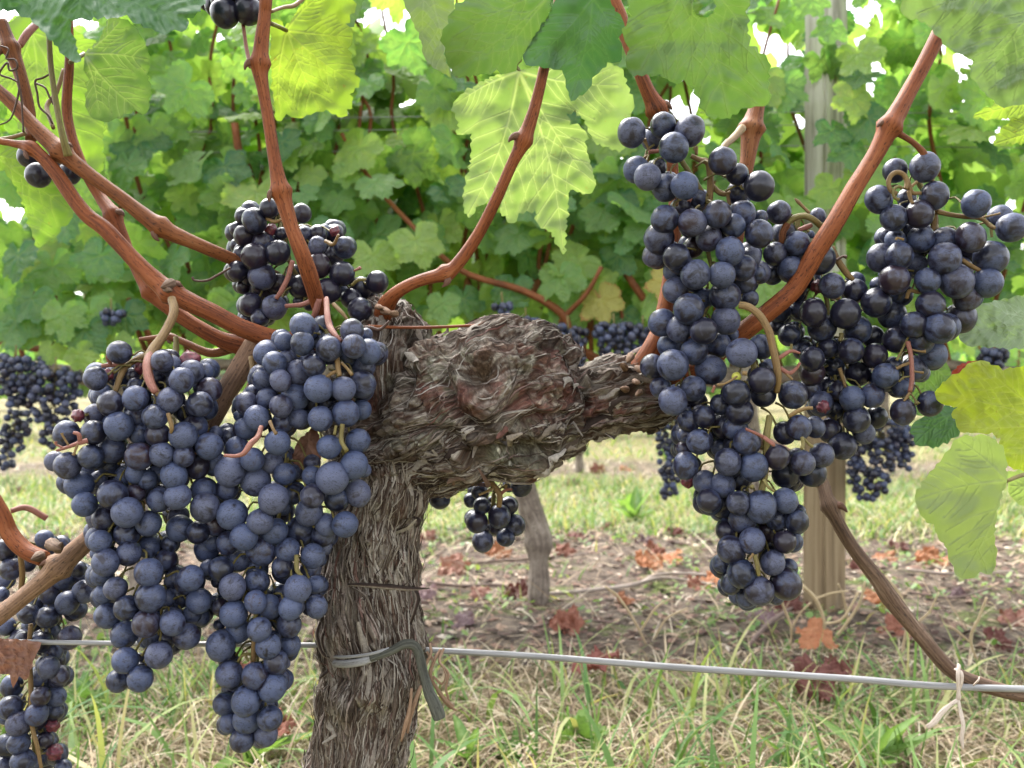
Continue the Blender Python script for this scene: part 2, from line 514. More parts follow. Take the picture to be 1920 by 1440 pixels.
def tri_fill(outline, spacing, rs, S=None):
    lo, hi = outline.min(0), outline.max(0)
    xs = np.arange(lo[0], hi[0], spacing); ys = np.arange(lo[1], hi[1], spacing * .87)
    pts = []
    for j, y in enumerate(ys):
        for x in xs:
            pts.append((x + (j % 2) * spacing * .5 + rs.uniform(-.12, .12) * spacing, y + rs.uniform(-.12, .12) * spacing))
    pts = np.array(pts)
    keepv = np.zeros(len(pts), bool)
    if S is not None:
        vp = vein_points(S, spacing); dv, _ = seg_dist(pts, S)
        pts = np.concatenate([pts[dv > S[:, 4].max() * .9], vp])
    inside = inside_poly(pts, outline)
    mind = np.full(len(pts), 1e9)
    for x_, y_ in outline:
        mind = np.minimum(mind, np.hypot(pts[:, 0] - x_, pts[:, 1] - y_))
    pts = pts[inside & (mind > spacing * .3)]
    allp = np.concatenate([outline, pts])
    n = len(outline)
    res = delaunay_2d_cdt([Vector(p) for p in allp], [(i, (i + 1) % n) for i in range(n)], [list(range(n))], 1, 1e-7)
    v = np.array([tuple(p) for p in res[0]]); f = [list(q) for q in res[2]]
    d = np.full(len(v), 1e9)
    for i in range(n):
        a, b = outline[i], outline[(i + 1) % n]
        e = b - a; L2 = max(e @ e, 1e-12); q = v - a
        tt = np.clip(q @ e / L2, 0, 1)
        d = np.minimum(d, np.hypot(q[:, 0] - tt * e[0], q[:, 1] - tt * e[1]))
    return v, f, d

def generic_leaf(seed, mat, spacing=0.06, fold=0.25, wave=0.12, curl=0.2, name='leaf', crumple=0.0):
    """unit leaf: petiole joint at the origin, tip at +Y (length 1), upper face +Z"""
    rs = np.random.RandomState(seed)
    out = leaf_outline(rs, teeth=rs.randint(9, 13), depth=rs.uniform(.05, .35))
    tips = [(math.sin(math.radians(a)) * l * .97, math.cos(math.radians(a)) * l * .97) for a, l in
            ((0, 1), (51, .92), (-51, .92), (112, .74), (-112, .74))]
    S = vein_net((0, 0), tips, rs, 4)
    v, f, de = tri_fill(out, spacing, rs, S)
    d, ve = seg_dist(v, S)
    x, y = v[:, 0], v[:, 1]
    rr = np.hypot(x, y)
    z = -fold * np.abs(x) ** 1.2 * .6 + 0.05 * np.clip(d / .08, 0, 1)
    p3 = np.stack([x * 1.4 + seed, y * 1.4, np.zeros_like(x)], 1)
    z = z + wave * pnoise(p3) * (0.3 + rr) + wave * .5 * pnoise(p3 * 2.7 + 5) * rr
    z = z - curl * np.clip(rr - .45, 0, 2) ** 2 + 0.03 * np.sin(np.arctan2(x, y) * 9 + seed) * rr ** 2
    if crumple:
        z = z + crumple * (pnoise(p3 * 2.2 + 11) + .5 * pnoise(p3 * 5 + 17))
        x = x * (1 - crumple * .5 * np.abs(pnoise(p3 * 1.5 + 31))); 
    edge = 1 - np.clip(de / .30, 0, 1)
    return mesh_np(name, np.stack([x, y, z], 1), f, {'vein': ve, 'edge': edge, 'cell': np.clip(d / .06, 0, 1)}, True, mat)

def orient(o, loc, normal, tip, size, flipz=1):
    n = Vector(normal).normalized(); tv = Vector(tip); tv = (tv - n * tv.dot(n)).normalized()
    xv = tv.cross(n)
    m = Matrix((xv, tv, n)).transposed()
    o.matrix_local = Matrix.Translation(Vector(loc)) @ m.to_4x4() @ Matrix.Diagonal((size, size, size, 1))

# ------------------------------------------------------------------ grapes
def grape_mesh(seed, seg=20, rings=14, raisin=False, dent=0.0):
    rs = np.random.RandomState(seed)
    v = [(0, 0, 1.0)]
    for i in range(1, rings):
        a = math.pi * i / rings
        for k in range(seg):
            b = 2 * math.pi * k / seg
            v.append((math.sin(a) * math.cos(b), math.sin(a) * math.sin(b), math.cos(a)))
    v.append((0, 0, -1.0))
    v = np.array(v)
    rad = 1 + 0.028 * pnoise(v * 1.2 + seed * 3.7)
    if raisin: rad = 0.82 + 0.30 * pnoise(v * 2.2 + seed) + 0.16 * np.abs(pnoise(v * 4.5 + seed))
    # little scar at the foot, shallow seat of the stalk at the top
    rad = rad - 0.05 * np.exp(-((v[:, 2] - 1) / .03) ** 2) + 0.015 * np.exp(-((v[:, 2] + 1) / .004) ** 2)
    v = v * rad[:, None]
    v[:, 2] *= rs.uniform(0.97, 1.06)
    f = []
    for k in range(seg): f.append([0, 1 + k, 1 + (k + 1) % seg])
    for i in range(rings - 2):
        for k in range(seg):
            a = 1 + i * seg + k; b = 1 + i * seg + (k + 1) % seg
            f.append([a, a + seg, b + seg, b])
    last = len(v) - 1; base = 1 + (rings - 2) * seg
    for k in range(seg): f.append([last, base + (k + 1) % seg, base + k])
    return mesh_np('raisin' if raisin else 'grape', v, f, None, True, M['raisin'] if raisin else M['grape'])

GRAPES = [grape_mesh(s) for s in range(7)]
GRAPES_FAR = [grape_mesh(s + 20, 12, 8) for s in range(4)]
RAISINS = [grape_mesh(s + 40, 20, 14, True) for s in range(2)]

def put_grape(mesh, c, r, parent, bloom, rs, name='grape'):
    o = bpy.data.objects.new(name, mesh)
    COL.objects.link(o)
    o.parent = parent
    o.location = Vector(c) - parent.location
    o.scale = (r * rs.uniform(.97, 1.03), r * rs.uniform(.97, 1.03), r * rs.uniform(.97, 1.05))
    o.rotation_euler = (rs.uniform(-.5, .5), rs.uniform(-.5, .5), rs.uniform(0, 6.28))
    o.color = (bloom, 0, 0, 1)
    return o
# ------------------------------------------------------------------ the old vine: trunk and gnarled head
VINE = thing('grape_vine', at(668, 1440, .58) - Vector((0, 0, .2)), 'old grape vine with thick gnarled shaggy trunk in front, carrying red-brown canes', 'grape vine')
YT = 0.585
LIMBS = [  # px, py, radius px, depth offset (m)
    [(640, 1640, 86, .004), (655, 1520, 82, .004), (668, 1430, 78, .003), (690, 1310, 84, .002), (700, 1230, 83, 0), (690, 1150, 83, 0), (690, 1060, 75, 0), (702, 990, 69, 0), (716, 930, 76, 0), (722, 880, 80, 0)],
    [(715, 845, 84, 0), (790, 806, 96, -.004), (862, 772, 116, -.006), (930, 735, 122, -.006), (985, 722, 100, -.002)],
    [(865, 800, 88, -.004), (955, 794, 82, -.004), (1040, 776, 68, 0), (1104, 760, 60, .002), (1160, 748, 62, .003), (1207, 741, 63, .003)],
    [(730, 860, 86, 0), (712, 790, 84, .006), (716, 710, 78, .008), (728, 650, 62, .010), (728, 612, 44, .012)],
    [(725, 905, 50, .004), (800, 890, 36, .004), (882, 876, 20, .004)],
    [(880, 852, 34, -.012), (945, 856, 32, -.014), (1012, 852, 24, -.012)],
    [(806, 690, 36, -.020), (812, 700, 36, -.020)],
]
def limb_pts(L):
    out = []
    for px, py, r, dy in L:
        p = at(px, py, YT + dy); out.append((p.x, p.y, p.z, r * (YT + dy) / F))
    return catmull(out, 3)
LP = [limb_pts(L) for L in LIMBS]

def smin(a, b, k):
    h = np.clip(0.5 + 0.5 * (b - a) / k, 0, 1)
    return b + (a - b) * h - k * h * (1 - h)

vs = 0.0013
lo = np.array([min(P[:, i].min() for P in LP) for i in range(3)]) - .055
hi = np.array([max(P[:, i].max() for P in LP) for i in range(3)]) + .055
dims = ((hi - lo) / vs).astype(int) + 1
X = (lo[0] + vs * np.arange(dims[0], dtype=np.float32))[:, None, None]
Y_ = (lo[1] + vs * np.arange(dims[1], dtype=np.float32))[None, :, None]
Z = (lo[2] + vs * np.arange(dims[2], dtype=np.float32))[None, None, :]
sdf = np.full(dims, 1.0, dtype=np.float32)
for P in LP:
    ld = None
    for a, b in zip(P[:-1], P[1:]):
        rmx = max(a[3], b[3]) + .03
        sl = []
        for i in range(3):
            i0 = max(0, int((min(a[i], b[i]) - rmx - lo[i]) / vs)); i1 = min(dims[i], int((max(a[i], b[i]) + rmx - lo[i]) / vs) + 2)
            sl.append(slice(i0, i1))
        d = b[:3] - a[:3]; L2 = d @ d
        qx, qy, qz = X[sl[0]] - a[0], Y_[:, sl[1]] - a[1], Z[:, :, sl[2]] - a[2]
        tt = np.clip((qx * d[0] + qy * d[1] + qz * d[2]) / L2, 0, 1)
        dist = np.sqrt((qx - tt * d[0]) ** 2 + (qy - tt * d[1]) ** 2 + (qz - tt * d[2]) ** 2) - (a[3] + (b[3] - a[3]) * tt)
        sdf[tuple(sl)] = smin(sdf[tuple(sl)], dist.astype(np.float32), 0.0035)

def surface_nets(s, lo, vs):
    neg = s < 0
    n = s.shape
    cnt = np.zeros((n[0] - 1, n[1] - 1, n[2] - 1), np.int8)
    for dx in (0, 1):
        for dy in (0, 1):
            for dz in (0, 1):
                cnt += neg[dx:n[0] - 1 + dx, dy:n[1] - 1 + dy, dz:n[2] - 1 + dz]
    act = np.argwhere((cnt > 0) & (cnt < 8))
    idx = -np.ones(cnt.shape, np.int32); idx[tuple(act.T)] = np.arange(len(act))
    pos = np.zeros((len(act), 3)); num = np.zeros(len(act))
    cs = [(x, y, z) for x in (0, 1) for y in (0, 1) for z in (0, 1)]
    for a in cs:
        for k in range(3):
            if a[k] == 0:
                b = list(a); b[k] = 1
                sa = s[act[:, 0] + a[0], act[:, 1] + a[1], act[:, 2] + a[2]]; sb = s[act[:, 0] + b[0], act[:, 1] + b[1], act[:, 2] + b[2]]
                cr = (sa < 0) != (sb < 0)
                tt = np.where(cr, sa / np.where(cr, sa - sb, 1), 0)
                p = np.array(a, float)[None] + tt[:, None] * (np.arange(3) == k)[None]
                pos[cr] += p[cr]; num[cr] += 1
    v = lo + vs * (act + pos / num[:, None])
    faces = []
    for k in range(3):
        u, w = [(1, 2), (2, 0), (0, 1)][k]
        s0 = [slice(None)] * 3; s1 = [slice(None)] * 3
        s0[k] = slice(0, -1); s1[k] = slice(1, None)
        for ax in (u, w):
            s0[ax] = slice(1, -1); s1[ax] = slice(1, -1)
        A, B = neg[tuple(s0)], neg[tuple(s1)]
        for flip, sel in ((False, A & ~B), (True, ~A & B)):
            e = np.argwhere(sel)
            e[:, u] += 1; e[:, w] += 1
            q = []
            for du, dw in ((0, 0), (-1, 0), (-1, -1), (0, -1)):
                c = e.copy(); c[:, u] += du; c[:, w] += dw
                q.append(idx[c[:, 0], c[:, 1], c[:, 2]])
            q = np.stack(q, 1)
            faces.append(q[:, ::-1] if flip else q)
    return v, np.concatenate(faces)

tv, tf = surface_nets(sdf, lo, vs)
del sdf
tmp = mesh_np('tmp', tv, tf)
ob = bpy.data.objects.new('tmp', tmp); COL.objects.link(ob)
md = ob.modifiers.new('s', 'SUBSURF'); md.levels = 1; md.subdivision_type = 'CATMULL_CLARK'
dg = bpy.context.evaluated_depsgraph_get()
ev = ob.evaluated_get(dg); em = ev.to_mesh()
nv = len(em.vertices)
tv = np.empty(nv * 3, np.float32); em.vertices.foreach_get('co', tv); tv = tv.reshape(-1, 3)
tn = np.empty(nv * 3, np.float32); em.vertex_normals.foreach_get('vector', tn); tn = tn.reshape(-1, 3)
tf = np.empty(len(em.loops), np.int32); em.loops.foreach_get('vertex_index', tf); tf = tf.reshape(-1, 4)
ev.to_mesh_clear(); bpy.data.objects.remove(ob); bpy.data.meshes.remove(tmp)

tv = tv.astype(np.float64)
def fibre_coords(P):
    """for points: list of (weight, frame coords u, v, s, axis)"""
    W = []; C = []; AX = []
    for li, L in enumerate(LP):
        bd = np.full(len(P), 1e9); bs = np.zeros(len(P)); bu = np.zeros((len(P), 2)); ba = np.zeros((len(P), 3)); br = np.ones(len(P))
        T = np.diff(L[:, :3], axis=0); ln = np.linalg.norm(T, axis=1); cum = np.concatenate([[0], np.cumsum(ln)])
        n0 = np.array([0.2, -1, .1])
        for i in range(len(T)):
            ax = T[i] / ln[i]
            n0 = n0 - ax * (n0 @ ax); n0 /= np.linalg.norm(n0); b0 = np.cross(ax, n0)
            q = P - L[i, :3]
            s = np.clip(q @ ax, 0, ln[i]); tt = s / ln[i]
            pe = q - s[:, None] * ax
            r = L[i, 3] + (L[i + 1, 3] - L[i, 3]) * tt
            d = np.linalg.norm(pe, axis=1) - r
            m = d < bd
            bd[m] = d[m]; bs[m] = cum[i] + s[m]; bu[m, 0] = (pe @ n0)[m]; bu[m, 1] = (pe @ b0)[m]; ba[m] = ax; br[m] = r[m]
        W.append(np.exp(-np.clip(bd, -.02, 1) / .0045)); C.append((bu, bs, br)); AX.append(ba)
    W = np.array(W); W /= W.sum(0)
    return W, C, AX

KNOTS = [(903, 704, 52, .0165), (1062, 676, 30, .004), (985, 815, 36, .004), (690, 905, 40, .003), (800, 640, 30, .002)]
W, C, AX = fibre_coords(tv)
wob = np.stack([pnoise(tv * 38 + 3), pnoise(tv * 38 + 17), pnoise(tv * 38 + 29)], 1) * .0045 + np.stack([pnoise(tv * 90 + 3), pnoise(tv * 90 + 7), pnoise(tv * 90 + 9)], 1) * .0018
h1 = np.zeros(nv); h2 = np.zeros(nv); h3 = np.zeros(nv); fib = np.zeros((nv, 3)); plate = np.zeros(nv); streak = np.zeros(nv)
for li in range(len(LP)):
    (u, s, r) = C[li]; w = W[li]
    m = w > 0.02
    if not m.any(): continue
    th = np.arctan2(u[m, 1], u[m, 0]) ; rad = np.hypot(u[m, 0], u[m, 1]); tw = th + s[m] * 5.0 * (1 if li != 1 else -1.4)
    uu = np.stack([np.cos(tw) * rad, np.sin(tw) * rad, s[m] * 0.16], 1) + wob[m] * 1.0 + li * 3.3
    dom = (W[li] >= W.max(0) - 1e-9)[m]; idx = np.where(m)[0][dom]; fib[idx] = (uu * np.array([1, 1, .75]))[dom]
    a = 1 - np.abs(pnoise(uu * 105)) * 2.2
    b = 1 - np.abs(pnoise(uu * 270 + 13)) * 2.2
    c = pnoise(uu * np.array([620, 620, 900]) + 31)
    h1[m] += w[m] * a; h2[m] += w[m] * b; h3[m] += w[m] * c
    us = np.stack([np.cos(tw) * rad, np.sin(tw) * rad, s[m] * 0.45], 1) + wob[m] * .6 + li * 5.1
    plate[m] += w[m] * pnoise(us * 75)
    streak[m] += w[m] * pnoise(uu * np.array([420, 420, 300]) + 77)
# swirls of bark round the knots
px_v = 960 + tv[:, 0] / tv[:, 1] * F; py_v = 720 - (tv[:, 2] - CAMH) / tv[:, 1] * F
front = sstep(.1, .5, -tn[:, 1])
disp = np.zeros(nv); kw = np.zeros(nv); eye = np.zeros(nv)
for i, (kx, ky, kr, dep) in enumerate(KNOTS):
    dx, dy = (px_v - kx) / kr, (py_v - ky) / kr
    dd = np.hypot(dx * (1.15 if i == 0 else 1), dy * .88) + .34 * pnoise(tv * 60 + i * 9) + .14 * pnoise(tv * 170 + i * 9)
    k = (1 - sstep(.55, 1.9, dd)) * front
    rings = 1 - np.abs(pnoise(np.stack([dd * 4.2, np.arctan2(dy, dx) * .7 + i, np.full(nv, i * 2.7)], 1))) * 2.2
    rings2 = pnoise(np.stack([dd * 10, np.arctan2(dy, dx) * 1.5 + i, np.full(nv, i * 1.7)], 1))
    h1 = lerp(h1, rings, k * .8); h2 = lerp(h2, rings2, k * .5)
    sw = k > .5; fib[sw] = np.stack([dd * kr / F * YT * 1.0, np.full(nv, i * .3), np.arctan2(dy, dx) * .012], 1)[sw]
    disp += k * (-dep * np.exp(-(dd / .55) ** 2) + dep * .80 * (.62 + .38 * np.sin(np.arctan2(dy, dx) - .4)) * np.exp(-((dd - 1.05) / .35) ** 2))
    kw = np.maximum(kw, k)
    if i in (0, 1): eye = np.maximum(eye, (1 - sstep(.22, .62, dd + .25 * pnoise(tv * 160 + 4))) * front * (1 if i == 0 else .7))
rough_zone = np.clip(.55 + .45 * pnoise(tv * 24 + 50), 0.25, 1)
lowtrunk = sstep(CAMH - .075, CAMH - .095, tv[:, 2])
terr = np.floor(plate * 3.2 + .5) + sstep(.35, .65, (plate * 3.2 + .5) % 1.0)       # peeling layers
disp += (.0050 + .0004 * lowtrunk) * (h1 - .45) * rough_zone + .0024 * (h2 - .4) * rough_zone + .0006 * h3 + .0021 * terr * (1 - kw * .6)
disp += .004 * pnoise(tv * 30 + 8) + .0022 * pnoise(tv * 75 + 88)
lump = np.exp(-(((px_v - 806) / 40) ** 2 + ((py_v - 695) / 44) ** 2)) * front
disp += .0022 * lump * pnoise(tv * 220) 
stubz = np.exp(-(((px_v - 965) / 60) ** 2 + ((py_v - 850) / 30) ** 2)) * front
disp += .0030 * stubz * (1 - np.abs(pnoise(tv * 260)) * 2)
redz = np.exp(-((((px_v - 968) * .8 + (py_v - 745) * .6) / 62) ** 2 + ((-(px_v - 968) * .6 + (py_v - 745) * .8) / 34) ** 2)) * front
redz = np.clip(redz * 1.6 - .3, 0, 1)
disp *= (1 - .45 * redz)
CRACKS = [([(872, 628), (842, 668), (838, 712), (856, 760), (905, 800)], 10, .0050), ([(1010, 618), (1046, 656), (1078, 700), (1098, 762)], 9, .0045), ([(955, 806), (1000, 776), (1048, 768)], 8, .0045), ([(690, 826), (770, 806), (850, 818), (912, 836)], 9, .0045),
          ([(686, 884), (760, 856), (850, 852)], 8, .0040), ([(1092, 722), (1104, 800), (1082, 836)], 7, .0035), ([(890, 846), (925, 832), (968, 828), (1010, 836)], 13, .0085), ([(760, 640), (775, 700), (768, 760)], 10, .0050), ([(930, 640), (985, 636), (1030, 668)], 7, .0035), ([(1120, 712), (1160, 724), (1200, 716)], 6, .003), ([(1110, 790), (1160, 776), (1210, 770)], 6, .003)]
wx = px_v + 14 * pnoise(tv * 60 + 5) + 5 * pnoise(tv * 180 + 5); wy = py_v + 14 * pnoise(tv * 60 + 25) + 5 * pnoise(tv * 180 + 15)
for pl, wd, dp in CRACKS:
    best = np.full(nv, 1e9)
    for (x0, y0), (x1, y1) in zip(pl[:-1], pl[1:]):
        dx, dy = x1 - x0, y1 - y0
        tt = np.clip(((wx - x0) * dx + (wy - y0) * dy) / (dx * dx + dy * dy), 0, 1)
        best = np.minimum(best, np.hypot(wx - x0 - tt * dx, wy - y0 - tt * dy))
    disp += front * dp * (-np.exp(-(best / wd) ** 2) + .55 * np.exp(-((best - wd * 2.2) / (wd * .9)) ** 2))
disp += .0045 * pnoise(tv * 17 + 91) * (1 - lowtrunk)
V2 = tv + tn * disp[:, None]
# colour of the bark itself: grey weathered fibres, brown and purple-red inner bark in bands, lichen
grey = np.array([.235, .215, .190]); brown = np.array([.075, .047, .035]); dark = np.array([.028, .019, .015]); red = np.array([.130, .052, .043])
wood = np.array([.19, .135, .080]); lich = np.array([.150, .160, .115]); pale = np.array([.33, .305, .26])
fs = sstep(-.35, .45, streak + .55 * pnoise(tv * 60 + 21) + .25 * (h2 - .4) + .25 * lowtrunk)
col = lerp(brown, grey, fs[:, None])
col = lerp(col, dark, sstep(.05, .45, pnoise(tv * np.array([70, 70, 45]) + 61))[:, None] * .75)
inner = sstep(.08, .45, pnoise(tv * np.array([26, 26, 30]) + 41) - .12 * terr) * (1 - lowtrunk * .75)
col = lerp(col, red, (inner * .72)[:, None])
col = lerp(col, red * 1.05, (redz * .62)[:, None])
col = lerp(col, pale, (sstep(.30, .55, streak + .3 * pnoise(tv * 150)) * .5)[:, None])
li = np.clip(sstep(.28, .5, pnoise(tv * 55 + 71) + .25 * pnoise(tv * 260)) * .55 + lump * .75 * sstep(-.2, .3, pnoise(tv * 240)) + stubz * .75, 0, 1)
li *= np.clip(sstep(CAMH - .14, CAMH - .02, tv[:, 2]) + .35, 0, 1)
col = lerp(col, lich, (li * .75)[:, None])
col = lerp(col, np.array([.46, .46, .40]), (sstep(.38, .52, pnoise(tv * 210 + 5)) * np.clip(li + .06, 0, 1))[:, None])
col = lerp(col, wood * (0.75 + .5 * pnoise(tv * 300))[:, None], (eye * .6)[:, None])
col = np.clip(col, .01, .8)
t = NT('vine_bark')
tcn = t.n('TexCoord').outputs['Object']
cc = t.attr('col', 'Color')
nn = t.noise(tcn, 900, 4, .7)
fv = t.attr('fib', 'Vector')
f1 = t.noise(vec_scale(t, fv, (650, 650, 420)), 1.0, 5, .72, .5)
f2 = t.noise(vec_scale(t, fv, (240, 240, 170)), 1.0, 4, .65, .8)
cc = t.mix(1.0, cc, t.ramp(nn, [(0.3, (.80, .80, .80)), (0.7, (1.2, 1.19, 1.16))]), 'MULTIPLY')
cc = t.mix(1.0, cc, t.ramp(f1, [(0.30, (.50, .46, .44)), (0.48, (.95, .93, .92)), (0.66, (1.65, 1.62, 1.56))]), 'MULTIPLY')
cc = t.mix(1.0, cc, t.ramp(f2, [(0.36, (.62, .54, .50)), (0.52, (1.05, 1.04, 1.02)), (0.68, (1.3, 1.3, 1.28))]), 'MULTIPLY')
hh = t.math('ADD', t.math('ADD', t.math('MULTIPLY', f1, 1.0), t.math('MULTIPLY', f2, 1.4)), t.math('MULTIPLY', nn, .35))
M['bark'] = t.done(t.principled(cc, .85, .22, t.bump(hh, 1.0, .0030)))
trunk = link('trunk', mesh_np('trunk', V2, tf, {'col': col, 'fib': fib}, True, M['bark']), VINE)
trunk['label'] = 'gnarled shaggy trunk with swollen knotted head and eye-like knot'

# shreds of bark that stand off the trunk
tv = V2
kd = BVHTree.FromPolygons([Vector(p) for p in tv], [tuple(q) for q in tf], all_triangles=False) if nv < 900000 else None
t = NT('bark_shreds')
v_ = t.attr('tc', 'Vector')
sx = t.n('SeparateXYZ'); t.l(v_, sx.inputs[0])
nn = t.noise(t.n('TexCoord').outputs['Object'], 700, 3, .7)
cc = t.ramp(sx.outputs[0], [(0, (.024, .016, .013)), (.25, (.060, .040, .031)), (.50, (.130, .105, .086)), (.72, (.215, .19, .163)), (.90, (.29, .265, .235)), (1, (.10, .042, .035))])
cc = t.mix(1.0, cc, t.ramp(nn, [(0.3, (.7, .7, .7)), (0.7, (1.3, 1.3, 1.3))]), 'MULTIPLY')
M['shred'] = t.done(t.principled(cc, .85, .2))

rsb = np.random.RandomState(5)
def limb_axis(p):
    best = None
    for L in LP:
        for i in range(len(L) - 1):
            a, b = L[i, :3], L[i + 1, :3]; d = b - a; tt = min(1, max(0, (p - a) @ d / (d @ d)))
            dist = np.linalg.norm(p - a - tt * d) - (L[i, 3] + (L[i + 1, 3] - L[i, 3]) * tt)
            if best is None or dist < best[0]: best = (dist, d / np.linalg.norm(d))
    return best[1]

def shred(mb, p, length, width, lift0, lift1, twist, rs, steps=9):
    """a ribbon of bark that follows the fibres from p; lift0/1: how far its two ends stand off"""
    p = np.array(p); pts = []; nrm = []
    L = length / steps
    for k in range(steps + 1):
        loc, n, fi, di = kd.find_nearest(Vector(p))
        if loc is None: return
        n = np.array(n); q = np.array(loc)
        s = k / steps
        off = .0005 + lift0 * max(0, 1 - s / .45) ** 2 + lift1 * max(0, (s - .45) / .55) ** 2
        pts.append(q + n * off); nrm.append(n)
        ax = limb_axis(q)
        side = np.cross(n, ax)
        tw = twist + (.50 * mnoise.noise(Vector(q) * 24) + .18 * mnoise.noise(Vector(q) * 70)) * (1 if q[2] > CAMH - .07 else .45)
        dr = ax * math.cos(tw) + side * math.sin(tw)
        qx, qy = 960 + q[0] / q[1] * F, 720 - (q[2] - CAMH) / q[1] * F
        kd2 = math.hypot((qx - KNOTS[0][0]) * 1.1, (qy - KNOTS[0][1]) * .9) / KNOTS[0][2]
        if kd2 < 2.0 and n[1] < 0:                                   # the fibres run round the knot
            rad = np.array([qx - KNOTS[0][0], 0, -(qy - KNOTS[0][1])]); tang = np.array([rad[2], 0, -rad[0]]); tang /= np.linalg.norm(tang) + 1e-9
            if tang @ dr < 0: tang = -tang
            kk = .75 * (1 - float(sstep(.7, 1.7, kd2))); dr = dr * (1 - kk) + tang * kk
        dr = dr + np.array([rs.normal(0, .05) for _ in range(3)])
        dr -= n * (dr @ n); dr /= np.linalg.norm(dr) + 1e-9
        p = q + dr * L
    pts = np.array(pts); V = []; c = rs.uniform(0, 1)
    wv = rs.uniform(0, 6)
    for k in range(steps + 1):
        tg = pts[min(k + 1, steps)] - pts[max(k - 1, 0)]; tg /= np.linalg.norm(tg) + 1e-9
        sd = np.cross(tg, nrm[k]); sd /= np.linalg.norm(sd) + 1e-9
        w = width * (math.sin(math.pi * min(1, max(.02, (k + .35) / (steps + .7)))) ** .6) * .5 * (1 + .25 * math.sin(k * 1.9 + wv))
        V += [pts[k] - sd * w - nrm[k] * w * .25, pts[k] + nrm[k] * w * .45, pts[k] + sd * w - nrm[k] * w * .25]
    f = []
    for k in range(steps):
        for j in (0, 1):
            f.append([k * 3 + j, k * 3 + j + 1, k * 3 + j + 4, k * 3 + j + 3])
    mb.add(V, f, np.full((len(V), 3), c))

mb = MB()
vis = np.where((tn[:, 1] < .35))[0]
for i in rsb.choice(vis, 3600, replace=False):
    p = tv[i]
    if eye[i] > .2 or redz[i] > .15 or lump[i] > .5 or stubz[i] > .6: continue
    low = p[2] < CAMH - .076
    if low:
        shred(mb, p, rsb.uniform(.030, .110), rsb.uniform(.0006, .0018), rsb.exponential(.0010), rsb.exponential(.0018), rsb.normal(.03, .08), rsb, 11)
    else:
        if rsb.rand() < .55: continue
        if rsb.rand() < .10: shred(mb, p, rsb.uniform(.008, .022), rsb.uniform(.0025, .0060), rsb.exponential(.0010), rsb.exponential(.0018), rsb.normal(.10, .25), rsb, 6)   # flaky plates
        else: shred(mb, p, rsb.uniform(.016, .055), rsb.uniform(.0005, .0012), rsb.exponential(.0006), rsb.exponential(.0010), rsb.normal(.06, .08), rsb, 9)
o = mb.build('bark_shreds', M['shred'], trunk, loc=(0, 0, 0)); tag(o, kind='stuff')

def shred_obj(px, py, ln, wd, l0, l1, tw, seed):
    m_ = MB(); rs = np.random.RandomState(seed)
    hit = kd.ray_cast(Vector((0, 0, CAMH)), (at(px, py, .5) - Vector((0, 0, CAMH))).normalized())
    if hit[0] is None: return
    shred(m_, hit[0], ln, wd, l0, l1, tw, rs, 10)
    if m_.n: m_.build('bark_strip', M['shred'], trunk, loc=(0, 0, 0))
for k, a in enumerate([(690, 1330, .06, .006, .001, .006, .2), (640, 1180, .05, .005, .006, .001, .1), (740, 1120, .07, .006, .001, .008, -.2), (660, 1010, .06, .005, .001, .005, .15),
                       (770, 930, .05, .006, .004, .008, .4), (850, 905, .05, .006, .002, .010, 1.0), (1110, 700, .035, .005, .001, .008, -.3), (1130, 720, .04, .005, .002, .006, -.2),
                       (1090, 810, .05, .006, .002, .007, .3), (1000, 890, .03, .006, .002, .006, .5), (720, 660, .04, .006, .001, .004, .2), (620, 1390, .05, .006, .007, .002, .1),
                       (760, 1040, .05, .006, .006, .002, .1), (880, 860, .05, .007, .002, .009, .3), (1050, 850, .035, .005, .002, .008, .2)]):
    shred_obj(*a, seed=k)
# the long sliver that sticks out across the trunk, and the ones left of it
m_ = MB(); tube(m_, pxp([(652, 1096, 4, .548), (690, 1097, 9, .546), (740, 1101, 10, .545), (775, 1104, 7, .546), (806, 1103, 2, .548)]), sides=6, flat=.45, bump=.25)
m_.build('bark_strip', M['shred'], trunk, loc=(0, 0, 0))
for rows in ([(600, 1165, 5, .56), (594, 1190, 7, .556), (604, 1225, 6, .556), (622, 1235, 4, .56)], [(612, 1170, 6, .56), (603, 1200, 5, .556), (612, 1232, 3, .558)],
             [(772, 1100, 6, .57), (783, 1120, 9, .566), (776, 1150, 8, .565), (768, 1172, 5, .57)], [(775, 970, 8, .566), (784, 978, 12, .562), (779, 988, 5, .563)],
             [(1135, 812, 3, .566), (1148, 820, 6, .56), (1152, 824, 2, .558)], [(600, 1272, 4, .565), (612, 1262, 7, .56), (626, 1250, 5, .562)]):
    m_ = MB(); tube(m_, pxp(rows), sides=6, flat=.5, bump=.3); m_.build('bark_strip', M['shred'], trunk, loc=(0, 0, 0))

# ------------------------------------------------------------------ canes
M['bud'] = mat_stem('bud_scales', [(0.3, (.035, .016, .011)), (0.5, (.10, .045, .028)), (0.7, (.19, .11, .075))], .7, 3, .8)

def run_on(rows):
    """canes cut by the frame go on beyond it"""
    rows = list(rows)
    for end in (0, -1):
        a, b = rows[end], rows[1 if end == 0 else -2]
        if a[1] < -10 or a[0] < -10 or a[0] > 1930:
            d = math.hypot(a[0] - b[0], a[1] - b[1]) or 1; k = 260 / d
            e = (a[0] + (a[0] - b[0]) * k, a[1] + (a[1] - b[1]) * k - 20, a[2] * .8) + ((a[3],) if len(a) > 3 else ())
            rows = [e] + rows if end == 0 else rows + [e]
    return rows

